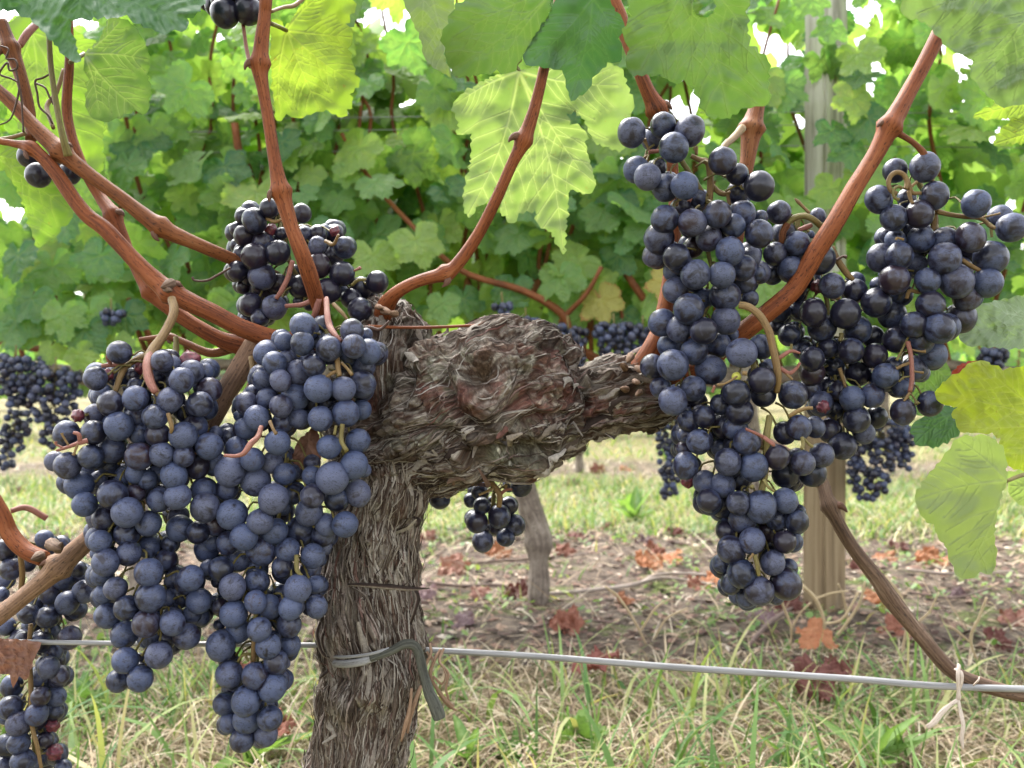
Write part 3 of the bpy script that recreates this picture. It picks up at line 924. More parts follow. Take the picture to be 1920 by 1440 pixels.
def cane(name, rows, mat, label=None, nodes=(), parent=VINE, Y=None, bump=.05, sides=14, ridges=0.04, seed=None):
    """rows px, py, width px, depth; nodes: indices of rows where a bud joint swells"""
    rs = np.random.RandomState(len(rows) * 7 + int(abs(rows[0][0])) if seed is None else seed)
    n_in = len(rows); r2 = run_on(rows)
    if len(r2) > n_in and r2[0] != rows[0]: nodes = tuple(k + 1 for k in nodes)
    rows = r2
    P = np.array(pxp(rows, Y)); P[:, 3] *= .82
    C = catmull(P, 8)
    for nd in nodes:
        i = nd * 8
        s = np.concatenate([[0], np.cumsum(np.linalg.norm(np.diff(C[:, :3], axis=0), axis=1))])
        C[:, 3] *= 1 + .40 * np.exp(-((s - s[i]) / .0036) ** 2)
    mb = MB()
    tube(mb, C, per=1, sides=sides, bump=bump, ridges=ridges, seed=rs.uniform(0, 50))
    o = mb.build(name, mat, parent)
    if label: o['label'] = label
    # buds and scars on the joints
    for nd in nodes:
        i = nd * 8; c = C[i]
        b = MB(); c = c.copy(); c[3] = min(c[3], .0062)
        tg = C[min(i + 1, len(C) - 1), :3] - C[max(i - 1, 0), :3]; tg /= np.linalg.norm(tg)
        sd = np.cross(tg, (0, 1, 0)); sd /= np.linalg.norm(sd)
        sg = 1 if (nd + len(rows)) % 2 else -1
        d = sd * sg + np.array([0, -.55, 0]); d /= np.linalg.norm(d)
        p0 = c[:3] + d * c[3] * .6
        tube(b, [(*p0, c[3] * .42), (*(p0 + d * c[3] * .45 + tg * c[3] * .15), c[3] * .36), (*(p0 + d * c[3] * .72 + tg * c[3] * .55), c[3] * .22), (*(p0 + d * c[3] * .80 + tg * c[3] * .95), c[3] * .06)], sides=9, bump=.35, seed=nd)
        b.build('bud', M['bud'], o, loc=(0, 0, 0))
    return o

cane('cane', [(-30, 142, 26, .555), (20, 190, 30, .555), (62, 235, 34, .555), (115, 285, 40, .553), (160, 322, 34, .553), (215, 362, 32, .553), (300, 425, 38, .556), (370, 458, 31, .565), (440, 488, 29, .585), (520, 520, 28, .60)], M['cane'], 'red-brown cane slanting from the top left down behind the upper grape bunch', (3, 6))
cane('cane', [(-30, 256, 15, .55), (20, 268, 16, .55), (58, 278, 26, .548), (100, 318, 31, .548), (155, 395, 34, .548), (200, 432, 36, .547), (262, 498, 37, .546), (320, 548, 46, .545), (395, 585, 42, .547), (460, 618, 42, .552), (530, 640, 48, .562), (600, 640, 54, .575)], M['cane_red'], 'long red cane curving from the left edge to the vine head', (2, 7))
cane('cane', [(128, -25, 17, .58), (130, 60, 18, .58), (130, 120, 20, .58), (126, 215, 22, .58), (150, 300, 22, .575), (185, 365, 26, .575), (212, 405, 34, .57), (245, 480, 26, .568), (285, 545, 38, .566), (335, 590, 34, .566), (400, 630, 36, .57), (445, 646, 46, .575), (500, 650, 48, .58)], M['cane_red'], 'red cane rising vertically behind the two slanting canes at left', (6, 8))
cane('side_shoot', [(262, 636, 8, .575), (285, 634, 12, .573), (318, 632, 15, .572), (350, 644, 16, .572), (395, 662, 20, .574), (440, 652, 22, .578)], M['cane'], None, (2,))
cane('cane', [(2, 40, 28, .57), (20, 90, 32, .57), (38, 140, 28, .57), (55, 205, 24, .57), (58, 262, 24, .565)], M['cane'], 'short cane against the left edge with a curled dry tendril', (1,))
cane('side_shoot', [(74, 40, 16, .60), (52, 62, 17, .59), (36, 86, 15, .585)], M['pink_stem'])
cane('petiole', [(92, 62, 12, .545), (95, 120, 12, .545), (104, 185, 13, .543), (116, 250, 14, .54), (128, 292, 20, .545)], M['green_stem'])
cane('petiole', [(-10, 262, 9, .56), (20, 258, 9, .56), (48, 250, 9, .558)], M['tan_stem'])
cane('petiole', [(120, 130, 9, .59), (105, 175, 10, .585), (88, 200, 10, .58), (100, 240, 9, .57)], M['tan_stem'])
cane('cane', [(500, -30, 29, .53), (496, 30, 28, .532), (487, 118, 36, .533), (493, 165, 28, .534), (502, 215, 27, .535), (515, 300, 30, .536), (527, 358, 38, .537), (545, 420, 33, .538), (566, 475, 37, .54), (583, 525, 38, .548), (598, 575, 34, .56), (612, 620, 34, .575)], M['cane_red'], 'upright red cane in front of the upper grape bunch', (2, 6))
cane('petiole', [(455, 40, 8, .56), (462, 90, 9, .55), (470, 125, 11, .54)], M['pink_stem'])
cane('petiole', [(508, 22, 8, .535), (530, 14, 8, .55), (552, 10, 10, .56), (575, -8, 9, .57)], M['tan_stem'])
cane('cane', [(1052, -30, 22, .525), (1042, 30, 23, .526), (1022, 120, 24, .528), (1003, 200, 27, .53), (982, 262, 33, .532), (958, 312, 26, .535), (925, 385, 27, .54), (893, 446, 28, .545), (860, 492, 30, .548), (836, 512, 32, .55), (785, 527, 28, .555), (742, 550, 32, .56), (722, 580, 44, .572), (716, 610, 40, .588)], M['cane_red'], 'curved red cane sweeping from the top centre down to the vine head', (4, 9))
cane('cane', [(1138, -30, 34, .57), (1165, 40, 34, .57), (1188, 105, 32, .57), (1212, 165, 32, .57), (1232, 205, 40, .572), (1255, 260, 26, .58), (1262, 330, 27, .585), (1266, 420, 30, .59), (1256, 520, 34, .59), (1240, 610, 42, .585), (1222, 655, 48, .582), (1192, 700, 50, .585), (1160, 735, 40, .588)], M['cane_red'], 'red cane passing behind the right grape bunch into the arm of the head', (4,))
cane('cane', [(1424, 170, 34, .60), (1418, 205, 36, .60), (1410, 240, 46, .60), (1402, 300, 34, .60), (1390, 360, 32, .60), (1382, 440, 32, .60), (1370, 540, 34, .60), (1340, 640, 36, .60), (1290, 700, 36, .60), (1230, 735, 36, .597)], M['cane'], 'dark red cane under the large hanging leaf at upper right', (2,))
cane('cane', [(1768, 48, 34, .545), (1735, 115, 35, .545), (1700, 180, 37, .543), (1668, 238, 46, .54), (1640, 292, 38, .54), (1598, 360, 40, .538), (1565, 418, 42, .537), (1532, 470, 44, .54), (1490, 540, 42, .545), (1440, 585, 42, .548), (1390, 625, 44, .555), (1320, 680, 44, .575), (1240, 728, 44, .585)], M['cane_red'], 'thick red cane rising to the upper right corner', (3,))
cane('side_shoot', [(1675, 245, 16, .54), (1698, 258, 13, .538), (1718, 272, 13, .537), (1733, 290, 16, .537), (1732, 306, 12, .537)], M['cane'])
cane('old_cane', [(1208, 745, 44, .59), (1280, 770, 40, .60), (1380, 810, 36, .60), (1470, 850, 32, .595), (1535, 895, 30, .585), (1556, 950, 32, .575), (1598, 1025, 30, .57), (1645, 1085, 36, .566), (1672, 1125, 40, .564), (1720, 1185, 34, .56), (1782, 1255, 33, .556), (1840, 1284, 34, .556), (1960, 1312, 30, .556)], M['grey_cane'], 'old grey-brown cane bent down and tied to the wire at right', (5,), ridges=.12)
cane('old_cane', [(480, 642, 50, .575), (452, 690, 50, .57), (420, 742, 48, .567), (385, 805, 46, .565), (310, 890, 44, .565), (230, 958, 42, .563), (170, 1008, 42, .56), (110, 1062, 48, .556), (60, 1106, 40, .554), (-40, 1182, 40, .55)], M['old_cane'], 'old peeling light brown cane bent down to the left', (7,), ridges=.12)
cane('side_shoot', [(-30, 905, 34, .56), (4, 965, 36, .56), (18, 1000, 38, .56), (48, 1032, 38, .558), (84, 1048, 36, .556)], M['cane_red'])
cane('side_shoot', [(20, 958, 12, .57), (50, 952, 14, .575), (88, 972, 14, .58)], M['pink_stem'])
# frayed base of the shoot at the end of the arm
for px, py, s in [(1183, 668, 16), (1195, 690, 13), (1172, 690, 14), (1190, 715, 12), (1175, 730, 13), (1200, 735, 12), (720, 582, 16), (742, 588, 14), (708, 575, 12), (322, 532, 22), (308, 540, 16), (95, 1020, 24), (76, 1042, 20), (108, 1030, 18)]:
    b = MB(); a = R.uniform(0, 6.28); yy = .552 if px > 600 else (.535 if px > 200 else .538)
    tube(b, pxp([(px, py, s, yy + .006), (px + math.cos(a) * s * .5, py + math.sin(a) * s * .4, s * .8, yy), (px + math.cos(a) * s, py + math.sin(a) * s * .8, s * .15, yy - .003)]), sides=7, bump=.35)
    b.build('bud_scale', M['old_cane'] if px > 600 else M['grey_cane'], VINE)
# tendrils
def wire(name, rows, mat, parent, Y=None, sides=7, **kw):
    m_ = MB(); tube(m_, pxp(rows, Y), sides=sides, **kw); return m_.build(name, mat, parent)
for rows in ([(0, 86, 3), (16, 92, 3), (12, 110, 4), (28, 112, 4), (32, 128, 4), (18, 132, 4), (14, 118, 4), (4, 128, 4), (0, 140, 4), (22, 148, 4), (36, 160, 4), (30, 195, 4), (18, 225, 3), (-8, 236, 3)],
             [(28, 128, 4), (34, 150, 4), (40, 185, 4), (42, 215, 3), (44, 248, 4)], [(98, 136, 3), (80, 146, 4), (66, 152, 4), (70, 176, 4), (74, 200, 4), (90, 216, 4), (98, 232, 4)],
             [(66, 156, 4), (84, 164, 4), (92, 180, 4), (100, 196, 3)], [(432, 502, 4), (408, 516, 5), (388, 526, 5), (366, 526, 4), (360, 520, 5)]):
    wire('tendril', rows, M['tendril'], VINE, .545)
wire('twig', [(690, 612, 7, .55), (760, 614, 6, .565), (830, 613, 6, .57), (905, 609, 5, .575)], M['cane_red'], VINE)
wire('twig', [(650, 618, 6, .54), (690, 614, 8, .538), (712, 618, 7, .537), (730, 602, 4, .536)], M['tendril'], VINE)
wire('petiole', [(470, 668, 9, .55), (474, 700, 11, .548), (464, 735, 10, .546), (462, 760, 8, .548)], M['tan_stem'], VINE)
# ------------------------------------------------------------------ foreground grape bunches
# berries as read off the photograph: (origin x, origin y, zoom, 'x y r tier; ...'), tier 0 nearest
def parse(*tiles):
    out = []
    for ox, oy, sc, txt in tiles:
        for q in txt.split(';'):
            q = q.split()
            if len(q) >= 4:
                out.append((ox + float(q[0]) / sc, oy + float(q[1]) / sc, float(q[2]) / sc * 1.07, int(q[3][0]), q[4] if len(q) > 4 else ''))
    return out

L1 = parse((80, 620, 4.8, '690 195 103 1 d;475 430 100 0 d;680 370 70 2 d;810 400 60 2 d;1075 275 92 1;1145 310 95 1;1330 270 85 2 r;1340 370 102 1;1465 370 72 2;1500 530 105 1;1250 445 105 0;840 500 75 2 d;1090 480 65 2 d;1020 430 80 2 d;540 580 80 2;610 655 108 0 d;835 610 107 0;1145 625 105 0;1415 660 108 0 d;1290 745 80 2 d;475 745 85 1;855 780 95 1;960 690 70 2;1010 775 107 0;215 925 108 0;460 915 105 0;685 860 118 0;875 930 90 1;1035 935 103 0 d;1265 945 122 0;1370 865 105 1 d;1500 1040 120 0;1560 920 60 2;435 1135 108 0 d;625 1070 110 1;110 1175 85 1;225 1215 112 0;600 1215 90 2;400 1270 85 2;870 1130 118 0 d;800 1080 60 2;1070 1110 103 0;1270 1130 95 0;1395 1225 100 1;1180 1300 112 0 b;830 1285 80 1;730 1310 85 2;945 1340 85 1;1025 1290 75 1;330 1390 120 1;500 1340 75 2;260 1350 70 2;585 395 52 1 r;320 765 55 0 r;905 320 75 2 r'),
           (360, 780, 5.333, '120 740 125 1;130 915 135 0;60 1165 105 1'),
           (80, 880, 5.333, '420 350 118 0;700 250 140 0;935 230 90 1;845 430 142 0;1170 300 115 1 b;1350 270 125 0 b;610 490 110 1;570 590 80 2;1060 540 120 1;840 650 118 1;685 620 70 2;575 720 105 0;860 840 118 1;630 930 130 0;590 1060 105 1;540 840 60 2;1060 770 105 2;1060 1030 130 0;1240 900 100 2;1270 740 80 2;1370 590 125 2;1360 470 100 2;1480 1085 120 0;1310 1100 80 2;730 1190 110 0;620 1240 95 1;1080 1280 140 0;1250 1290 80 2;1360 1270 110 2;1560 1320 118 1;1700 1330 60 2;840 1385 118 0'),
           (160, 1100, 6, '255 325 140 1;685 415 150 0;440 540 140 1;980 410 130 0;750 560 110 2;920 600 90 2;1140 560 140 1;1200 310 100 2;1300 340 95 2;450 830 140 0;600 810 60 2;620 1035 135 0;365 1060 115 1;825 770 138 0'))
L2 = parse((80, 620, 4.8, '1545 1200 105 1 b'),
           (400, 570, 6, '1005 245 140 0;1230 250 110 2;795 420 100 1;1000 440 125 0;1190 400 95 2 d;1300 500 135 0;1560 300 125 0;1720 340 70 2;1580 475 125 0;1740 540 135 1;1850 570 80 2;1690 720 115 2;585 560 125 1;690 665 128 0;840 620 100 1;560 845 120 1;755 860 115 0;950 770 130 1;1130 690 128 0;1500 620 110 2;1185 950 152 0 b;1465 955 130 0 b;1675 905 145 1;450 1000 90 2;610 1060 120 1;920 1045 145 1 b;760 1150 122 0;375 1120 125 1 d;490 1280 135 0 b;290 1260 60 2;785 1340 120 1;965 1290 105 1;1205 1290 135 0 b;1490 1230 145 0 b;1660 1190 110 2;1100 1120 85 2;1290 1120 100 2'),
           (360, 780, 5.333, '540 125 105 1 b;375 215 95 2 d;455 320 115 1 b;855 265 120 0 b;900 400 90 2;605 435 112 0 b;380 550 140 0 b;635 650 142 1 b;800 470 105 1 b;930 580 105 1 b;1010 560 70 2;1370 310 118 0 b;1660 250 115 0;1620 490 135 0 b;1720 540 70 2;1200 470 80 2;1200 600 95 1;1405 620 152 0 b;1205 800 115 0;1445 825 120 1;1655 770 125 1 b;1170 960 130 1;1340 1090 105 1 b;1530 1085 122 0 b;1310 1190 110 2;350 730 110 1;270 790 80 2;320 830 60 2;400 985 145 0 b;680 1055 122 0 b;815 830 142 0 b;820 1150 130 1 b;920 920 70 2;225 1085 105 1;520 1210 130 0 b;360 1270 110 1;210 1260 85 2;150 1320 120 2;1085 1150 135 2;1010 780 100 2;955 1340 115 1;690 1340 140 1;470 1400 110 2;1210 1400 115 1;1320 1310 75 2'),
           (360, 1020, 6.857, '370 320 150 0;220 310 110 1;330 480 80 2;620 210 130 2;830 300 140 2;840 480 150 1;1160 300 130 1;1520 320 120 2;1590 520 110 1;520 550 160 0 b;1360 575 168 0 b;1150 630 100 2;820 745 135 0 b;990 810 150 1;1265 820 145 0 b;1600 805 135 0;360 800 105 1;535 900 168 0 b;350 1040 70 2;590 1120 150 1 b;865 1100 145 0;1150 960 100 2;1250 1040 145 1;370 1310 175 0;980 1310 155 0;1260 1300 130 1'),
           (360, 1200, 6.857, '1080 290 148 0;1200 300 60 2;480 440 168 0;470 260 120 2;810 460 160 0;540 620 130 2;1030 610 168 0;1140 540 90 1;420 820 140 1;700 780 175 0 b;480 1060 130 1;705 1020 170 1;930 870 100 2;1000 1005 155 0;645 1280 148 1;950 1210 145 1'))
L0 = parse((0, 980, 3.13, '30 160 62 0 d;75 190 40 1;65 270 60 0;260 95 50 1;300 130 50 2;360 130 50 2;165 240 45 1 d;35 335 50 2;10 420 40 1;460 275 45 0 d;495 305 55 1;375 335 58 1;300 415 60 1;395 470 62 0;495 405 65 0;455 510 52 1;170 535 55 0;280 555 62 0;215 480 50 2;310 500 50 2;200 590 45 2;40 610 50 2;140 690 50 1;410 675 62 0;300 640 50 2;245 700 60 1;310 755 55 1;285 850 60 0;330 810 50 2;235 910 55 1;355 895 52 0;290 950 55 2;70 960 60 2;240 1020 52 0;330 1020 55 1;60 1085 65 0;40 1130 50 2;215 1125 62 0;320 1105 52 1;270 1180 50 2;310 1190 38 1 r;105 1180 65 0;110 1295 60 0;45 1305 65 1;265 1275 45 1;320 1350 44 1 r;135 1400 65 0;215 1410 45 2;270 1380 45 2;370 1440 45 1;20 1440 60 1'))
MT = parse((400, 350, 5.333, '410 340 115 0;300 300 80 1;360 230 75 2;560 215 92 0 d;885 265 92 0 d;240 430 75 1 d;310 490 100 1 d;580 430 60 1 r;500 555 108 1;680 470 60 1 d;645 660 118 0 d;915 470 75 1;1050 470 85 1 d;1110 440 60 2;1215 470 95 2;1215 445 48 0 r;640 520 50 2;1040 590 85 0;1315 610 105 0;1200 700 100 2;415 700 130 0;240 590 70 2;280 680 80 1;280 640 70 2;245 845 98 0 d;1050 790 118 0 d;1290 870 118 0 d;485 895 132 0;345 920 60 2;500 1010 130 2 d;300 1000 70 2 d;640 970 100 2 d;810 860 80 2 d;860 1000 110 2 d;1145 1045 125 0 d;1640 955 108 0 D;1480 1010 100 1 D;1540 1050 80 2 D;1380 1120 100 1 D;1290 1040 60 2;375 1180 112 0;610 1205 118 0;470 1310 88 0;340 1330 75 2;1465 1230 115 0 d;550 1300 70 2 d;960 1180 60 2 d;860 1150 60 2 d;1110 1230 60 2'))
R1 = parse((1150, 190, 6, '205 350 148 0;560 270 135 1;440 420 120 2;860 330 160 0;680 520 158 0;260 770 140 1;500 740 95 2 d;385 850 148 0;590 970 150 1;800 950 145 0;950 1090 100 2;1230 670 148 0 d;1395 820 118 1 d;1640 955 160 0 D;1400 1030 120 2 d;780 1180 90 2 d'),
           (1190, 370, 6, '340 245 148 0;650 285 152 0;935 190 145 0;1210 185 138 1;1110 320 130 1;1400 410 150 0;1415 230 80 2;275 465 160 1;220 660 130 1;470 670 142 0;835 460 140 1;1070 605 148 0 b;440 830 115 2;685 865 155 0 b;980 870 142 0 b;1220 795 138 1;1310 670 110 2;1250 960 115 2;1390 860 80 2;660 560 110 2 d;460 1045 138 1;1015 1110 165 1;770 1140 120 2;610 1255 162 0;1290 1140 100 2'),
           (1190, 560, 6, '310 270 150 1;500 340 135 1;1025 240 150 1;775 360 150 0;390 530 125 2;670 590 142 1;940 520 130 2;1100 400 70 2;200 760 130 1;430 745 165 0 b;855 800 165 1 b;290 1000 115 1;430 1150 150 0;660 1010 138 1;700 1160 110 2 d'))
R2 = parse((1190, 560, 6, '1205 610 160 0;1420 540 128 1;1500 780 100 2;1430 920 145 0 d;1450 1080 135 1 d;1145 880 53 0 g;1140 1060 142 0 d;960 1190 110 1;1180 1270 150 1 d;1780 1080 150 0;960 1370 90 2'),
           (1220, 720, 5.333, '380 370 105 1;530 330 105 1 d;350 260 60 2;720 420 110 2 d;830 450 105 1;480 580 118 0;340 510 75 1;330 650 75 2;350 815 125 0;370 970 66 2 r;965 580 128 0;700 640 90 2;820 610 90 2;770 780 130 0;1030 825 135 0 b;1260 730 120 0 d;1480 435 120 0;1340 490 110 1 d;1640 430 100 1;1515 790 120 0 b;1710 710 120 1;1620 890 130 2 d;1350 900 130 2 d;1400 990 80 2 d;540 980 115 1;720 1010 120 1;880 950 110 2;580 1165 115 0 d;880 1190 115 0;1105 1225 148 0;1345 1165 118 0;720 1220 110 2 d'),
           (1280, 910, 6, '670 390 145 1;1060 380 120 1;1280 400 130 0;1310 290 70 2;950 510 120 2;490 510 110 1 d;450 270 90 2 d;545 725 145 0;780 625 138 0;1145 635 125 0;1235 635 110 1;980 650 90 2 d;450 880 110 2;655 990 148 0;540 1110 110 1;1015 875 130 0;1190 930 100 2;1160 1110 165 0;860 1190 155 0;720 1250 115 2;610 1240 90 2;1040 1230 100 2'))
R3 = parse((1440, 500, 5.333, '640 190 120 0;870 240 110 1;870 150 95 2;1080 360 140 0 d;450 460 125 0;310 440 80 2;775 470 140 0 d;540 610 135 1;900 630 125 1;1050 700 100 2 d;600 810 95 1 d;215 680 110 1 d;85 600 80 2 d;350 830 100 2;440 920 115 0 d;830 840 120 0;1070 890 118 0 d;440 1060 120 1 d;660 1000 95 2 d;900 1070 120 2 d;590 1220 110 2 d;700 1240 100 2 d;840 1320 118 0;1040 1290 115 0;420 1220 110 1;530 1370 115 1;555 1400 60 0 r;490 200 60 1 r;270 250 100 2 d;100 440 120 2 d'),
           (1420, 350, 8, '325 385 172 0;910 440 110 2;400 700 170 2;600 860 180 0;270 1010 168 0;930 1075 225 0;510 1240 195 0;230 1320 150 1;790 1370 150 2;800 720 60 2'),
           (1400, 640, 5.0526, '1040 745 120 0;1230 720 95 2;1110 870 100 1;790 850 105 1 d;905 990 125 1;830 650 80 2'),
           (1560, 440, 5.333, '600 800 130 1'))
R4 = parse((1600, 270, 6, '470 300 130 1;805 260 155 0;285 625 145 0;910 580 150 0 d;600 610 100 2 d;455 830 140 0;745 790 148 0 d;1380 670 150 0;1650 830 130 1;1780 940 155 0;370 1030 80 2;640 980 80 2;470 1080 110 1 b;760 1070 140 1;1020 1090 150 1;1320 1050 155 0;310 1280 148 1;520 1260 145 0;690 1350 125 2;1030 1290 170 0;1545 1280 175 0;1290 1220 110 2'),
           (1560, 440, 5.333, '625 450 140 0;460 500 75 2;955 460 120 0;1245 465 158 0;1550 480 145 0;1345 630 125 1;985 700 130 0;690 600 110 2;1290 830 140 1;1070 935 145 0;1135 925 135 1;815 900 118 0;890 1060 120 1;640 1050 125 1 d;1010 1200 130 1;1290 330 100 2;830 1340 120 2;600 1330 90 2;535 1410 120 0'),
           (1440, 500, 5.333, '1330 1220 85 1;1520 1060 90 2;1240 990 90 2;1350 1450 118 0;1620 1370 118 0'))
C1 = parse((760, 840, 6.857, '955 560 105 1 d;840 670 85 2;985 740 108 0;920 950 135 0;1210 880 138 0;1330 740 115 1 d;1410 990 125 1;1290 1150 115 1;1170 1010 110 2;995 1200 128 1;1495 480 130 0;1340 470 90 2;1110 670 55 2;1120 780 80 2;1050 1030 45 1'))
C0 = parse((760, 840, 6.857, '440 655 130 0;370 480 100 1;250 630 80 1;930 220 100 2 d;200 520 100 2;830 330 90 2 d'))
T0 = parse((0, 0, 3, '1265 75 75 0 d;1215 30 60 1 d;1395 60 75 0 d;1250 0 60 1;1330 -20 60 2;1160 20 36 2;1420 -40 70 1;1300 -70 75 1;1200 -90 70 1;1380 -120 70 0'))
S0 = parse((0, 0, 3, '165 880 60 1 d;215 985 66 0 d;390 978 58 1;440 970 30 2;300 930 60 2'))

def place_depth(B, Yb, bulge=.018, gap=.80, rmax=.0105):
    """keeps every berry on its sight line, slides it in depth until no two run into each other"""
    P = np.array([(b[0], b[1], b[2], b[3]) for b in B])
    n = len(P)
    lo_, hi_ = P[:, 0].min(), P[:, 0].max()
    # local half width of the bunch at this height
    off = np.zeros(n)
    for i in range(n):
        m = np.abs(P[:, 1] - P[i, 1]) < 45
        a, b = P[m, 0].min() - 20, P[m, 0].max() + 20
        c, h = (a + b) / 2, max((b - a) / 2, 20)
        off[i] = min(1.0, abs(P[i, 0] - c) / h)
    Y = Yb - bulge * np.sqrt(np.clip(1 - off ** 2, 0, 1)) * np.array([1.0, .75, .35])[np.clip(P[:, 3].astype(int), 0, 2)] + P[:, 3] * .0075
    dxp = np.hypot(P[:, None, 0] - P[None, :, 0], P[:, None, 1] - P[None, :, 1])
    for it in range(90):
        r = P[:, 2] * Y / F
        need = gap * (r[:, None] + r[None, :])
        dxy = dxp * Yb / F
        want = np.sqrt(np.clip(need ** 2 - dxy ** 2, 0, None))
        dY = Y[:, None] - Y[None, :]
        mv = np.zeros(n); cnt = np.zeros(n)
        lack = want - np.abs(dY)
        I, J = np.where((lack > 1e-5) & (np.arange(n)[:, None] < np.arange(n)[None, :]))
        for i, j in zip(I, J):
            fi = P[i, 3] < P[j, 3] or (P[i, 3] == P[j, 3] and (Y[i] < Y[j] or (Y[i] == Y[j] and P[i, 1] > P[j, 1])))
            s = lack[i, j] * .25 * (-1 if fi else 1)
            mv[i] += s; mv[j] -= s
        Y = Y + np.clip(mv, -.002, .002)
        Y = np.clip(Y, Yb - .042, Yb + .034)
    return P, Y

def bunch(name, B, Yb, label, base_bloom, stems, tint=0.0, seed=0, group='grape bunches on the old front vine', fill=1.3, bulge=.018, blue=0):
    rs = np.random.RandomState(seed + 100)
    P, Y = place_depth(B, Yb, bulge)
    top = P[:, 1].argmin()
    base = at(P[:, 0].mean(), P[:, 1].min(), Yb)
    T = thing(name, base, label, 'grape bunch', group)
    C = []
    for i, b in enumerate(B):
        c = at(P[i, 0], P[i, 1], Y[i]); r = P[i, 2] * Y[i] / F
        C.append((*c, r))
        k = b[4]
        bl = np.clip(base_bloom + rs.normal(0, .15), 0.05, 1)
        if k == 'b': bl = np.clip(base_bloom + .20 + rs.normal(0, .08), 0, 1)
        if k == 'd': bl = np.clip(base_bloom - .26 + rs.normal(0, .08), 0.02, 1)
        if k == 'D': bl = 0.0
        if k == 'r': put_grape(RAISINS[rs.randint(2)], c, r * 1.1, T, 0, rs, 'shrivelled_grape')
        elif k == 'g':
            me = mesh_np('unripe_grape', *sphere_vf(10, 8), {'rnd': np.full(10 * 7 + 2, .5)}, True, M['green_berry'])
            put_grape(me, c, r, T, 0, rs, 'unripe_grape')
        else: put_grape(GRAPES[rs.randint(len(GRAPES))], c, r, T, bl, rs)
    C = np.array(C)
    # berries hidden inside and behind, so that the bunch is as thick as a bunch is
    for it in range(int(len(B) * 110)):
        if fill <= 0: break
        i = rs.randint(len(B))
        if B[i][2] < 14: continue
        px = P[i, 0] + rs.uniform(-.4, .4) * P[i, 2]; py = P[i, 1] + rs.uniform(-.4, .4) * P[i, 2]
        yy = max(Y[i], Yb - .012) + rs.uniform(.008, .040)
        # stay inside the outline the traced berries make
        d = np.hypot(P[:, 0] - px, P[:, 1] - py)
        if (np.sort(d)[:4] < 42).sum() < 4: continue
        rr = rs.uniform(.0062, .0076); c = np.array(at(px, py, yy))
        if (np.linalg.norm(C[:, :3] - c, axis=1) < (C[:, 3] + rr) * .80).any(): continue
        C = np.vstack([C, [*c, rr]])
        put_grape(GRAPES[rs.randint(len(GRAPES))], c, rr, T, np.clip(base_bloom * .9, 0, 1), rs)
        if len(C) > len(B) * (1 + fill): break
    # stalks: a rachis through the middle, a pedicel to each berry
    mb = MB()
    ys = np.arange(P[:, 1].min() + 10, P[:, 1].max() - 10, 24.0)
    ax = []
    for y in ys:
        w = np.exp(-((P[:, 1] - y) / 45) ** 2)
        ax.append(((P[:, 0] * w).sum() / w.sum(), y, 11 * (1 - .6 * (y - ys[0]) / max(ys[-1] - ys[0], 1)), Yb + .006))
    if len(ax) >= 3: tube(mb, pxp(ax), per=3, sides=7, bump=.2)
    axw = np.array([np.array(at(a[0], a[1], a[3])) for a in ax]) if ax else None
    for i in range(len(B)):
        c = np.array(at(P[i, 0], P[i, 1], Y[i])); r = P[i, 2] * Y[i] / F
        if axw is None: break
        k = np.argmin(np.linalg.norm(axw - c - np.array([0, 0, .014]), axis=1))
        d = axw[k] - c; L = np.linalg.norm(d)
        if L < 1e-4: continue
        if L > .020: d *= .020 / L
        u = d / np.linalg.norm(d)
        p0 = c + u * r * .93
        mid = c + d * .6 + np.array([0, .002, .003])
        tube(mb, [(*p0, .0013), (*(p0 + u * .0016), .0007), (*mid, .0006), (*(c + d), .0008)], per=2, sides=5)
    mb.build('stem', M['green_stem'], T)
    for rows, mt in stems:
        m_ = MB(); tube(m_, pxp(rows), sides=9, bump=.10, ridges=.05, seed=rs.uniform(0, 9)); m_.build('stalk', M[mt], T)
    return T

def sphere_vf(seg, rings):
    v = [(0, 0, 1.0)]
    for i in range(1, rings):
        a = math.pi * i / rings
        for k in range(seg):
            b = 2 * math.pi * k / seg; v.append((math.sin(a) * math.cos(b), math.sin(a) * math.sin(b), math.cos(a)))
    v.append((0, 0, -1.0)); f = []
    for k in range(seg): f.append([0, 1 + k, 1 + (k + 1) % seg])
    for i in range(rings - 2):
        for k in range(seg):
            a = 1 + i * seg + k; b = 1 + i * seg + (k + 1) % seg; f.append([a, a + seg, b + seg, b])
    last = len(v) - 1; bs = 1 + (rings - 2) * seg
    for k in range(seg): f.append([last, bs + (k + 1) % seg, bs + k])
    return np.array(v), f

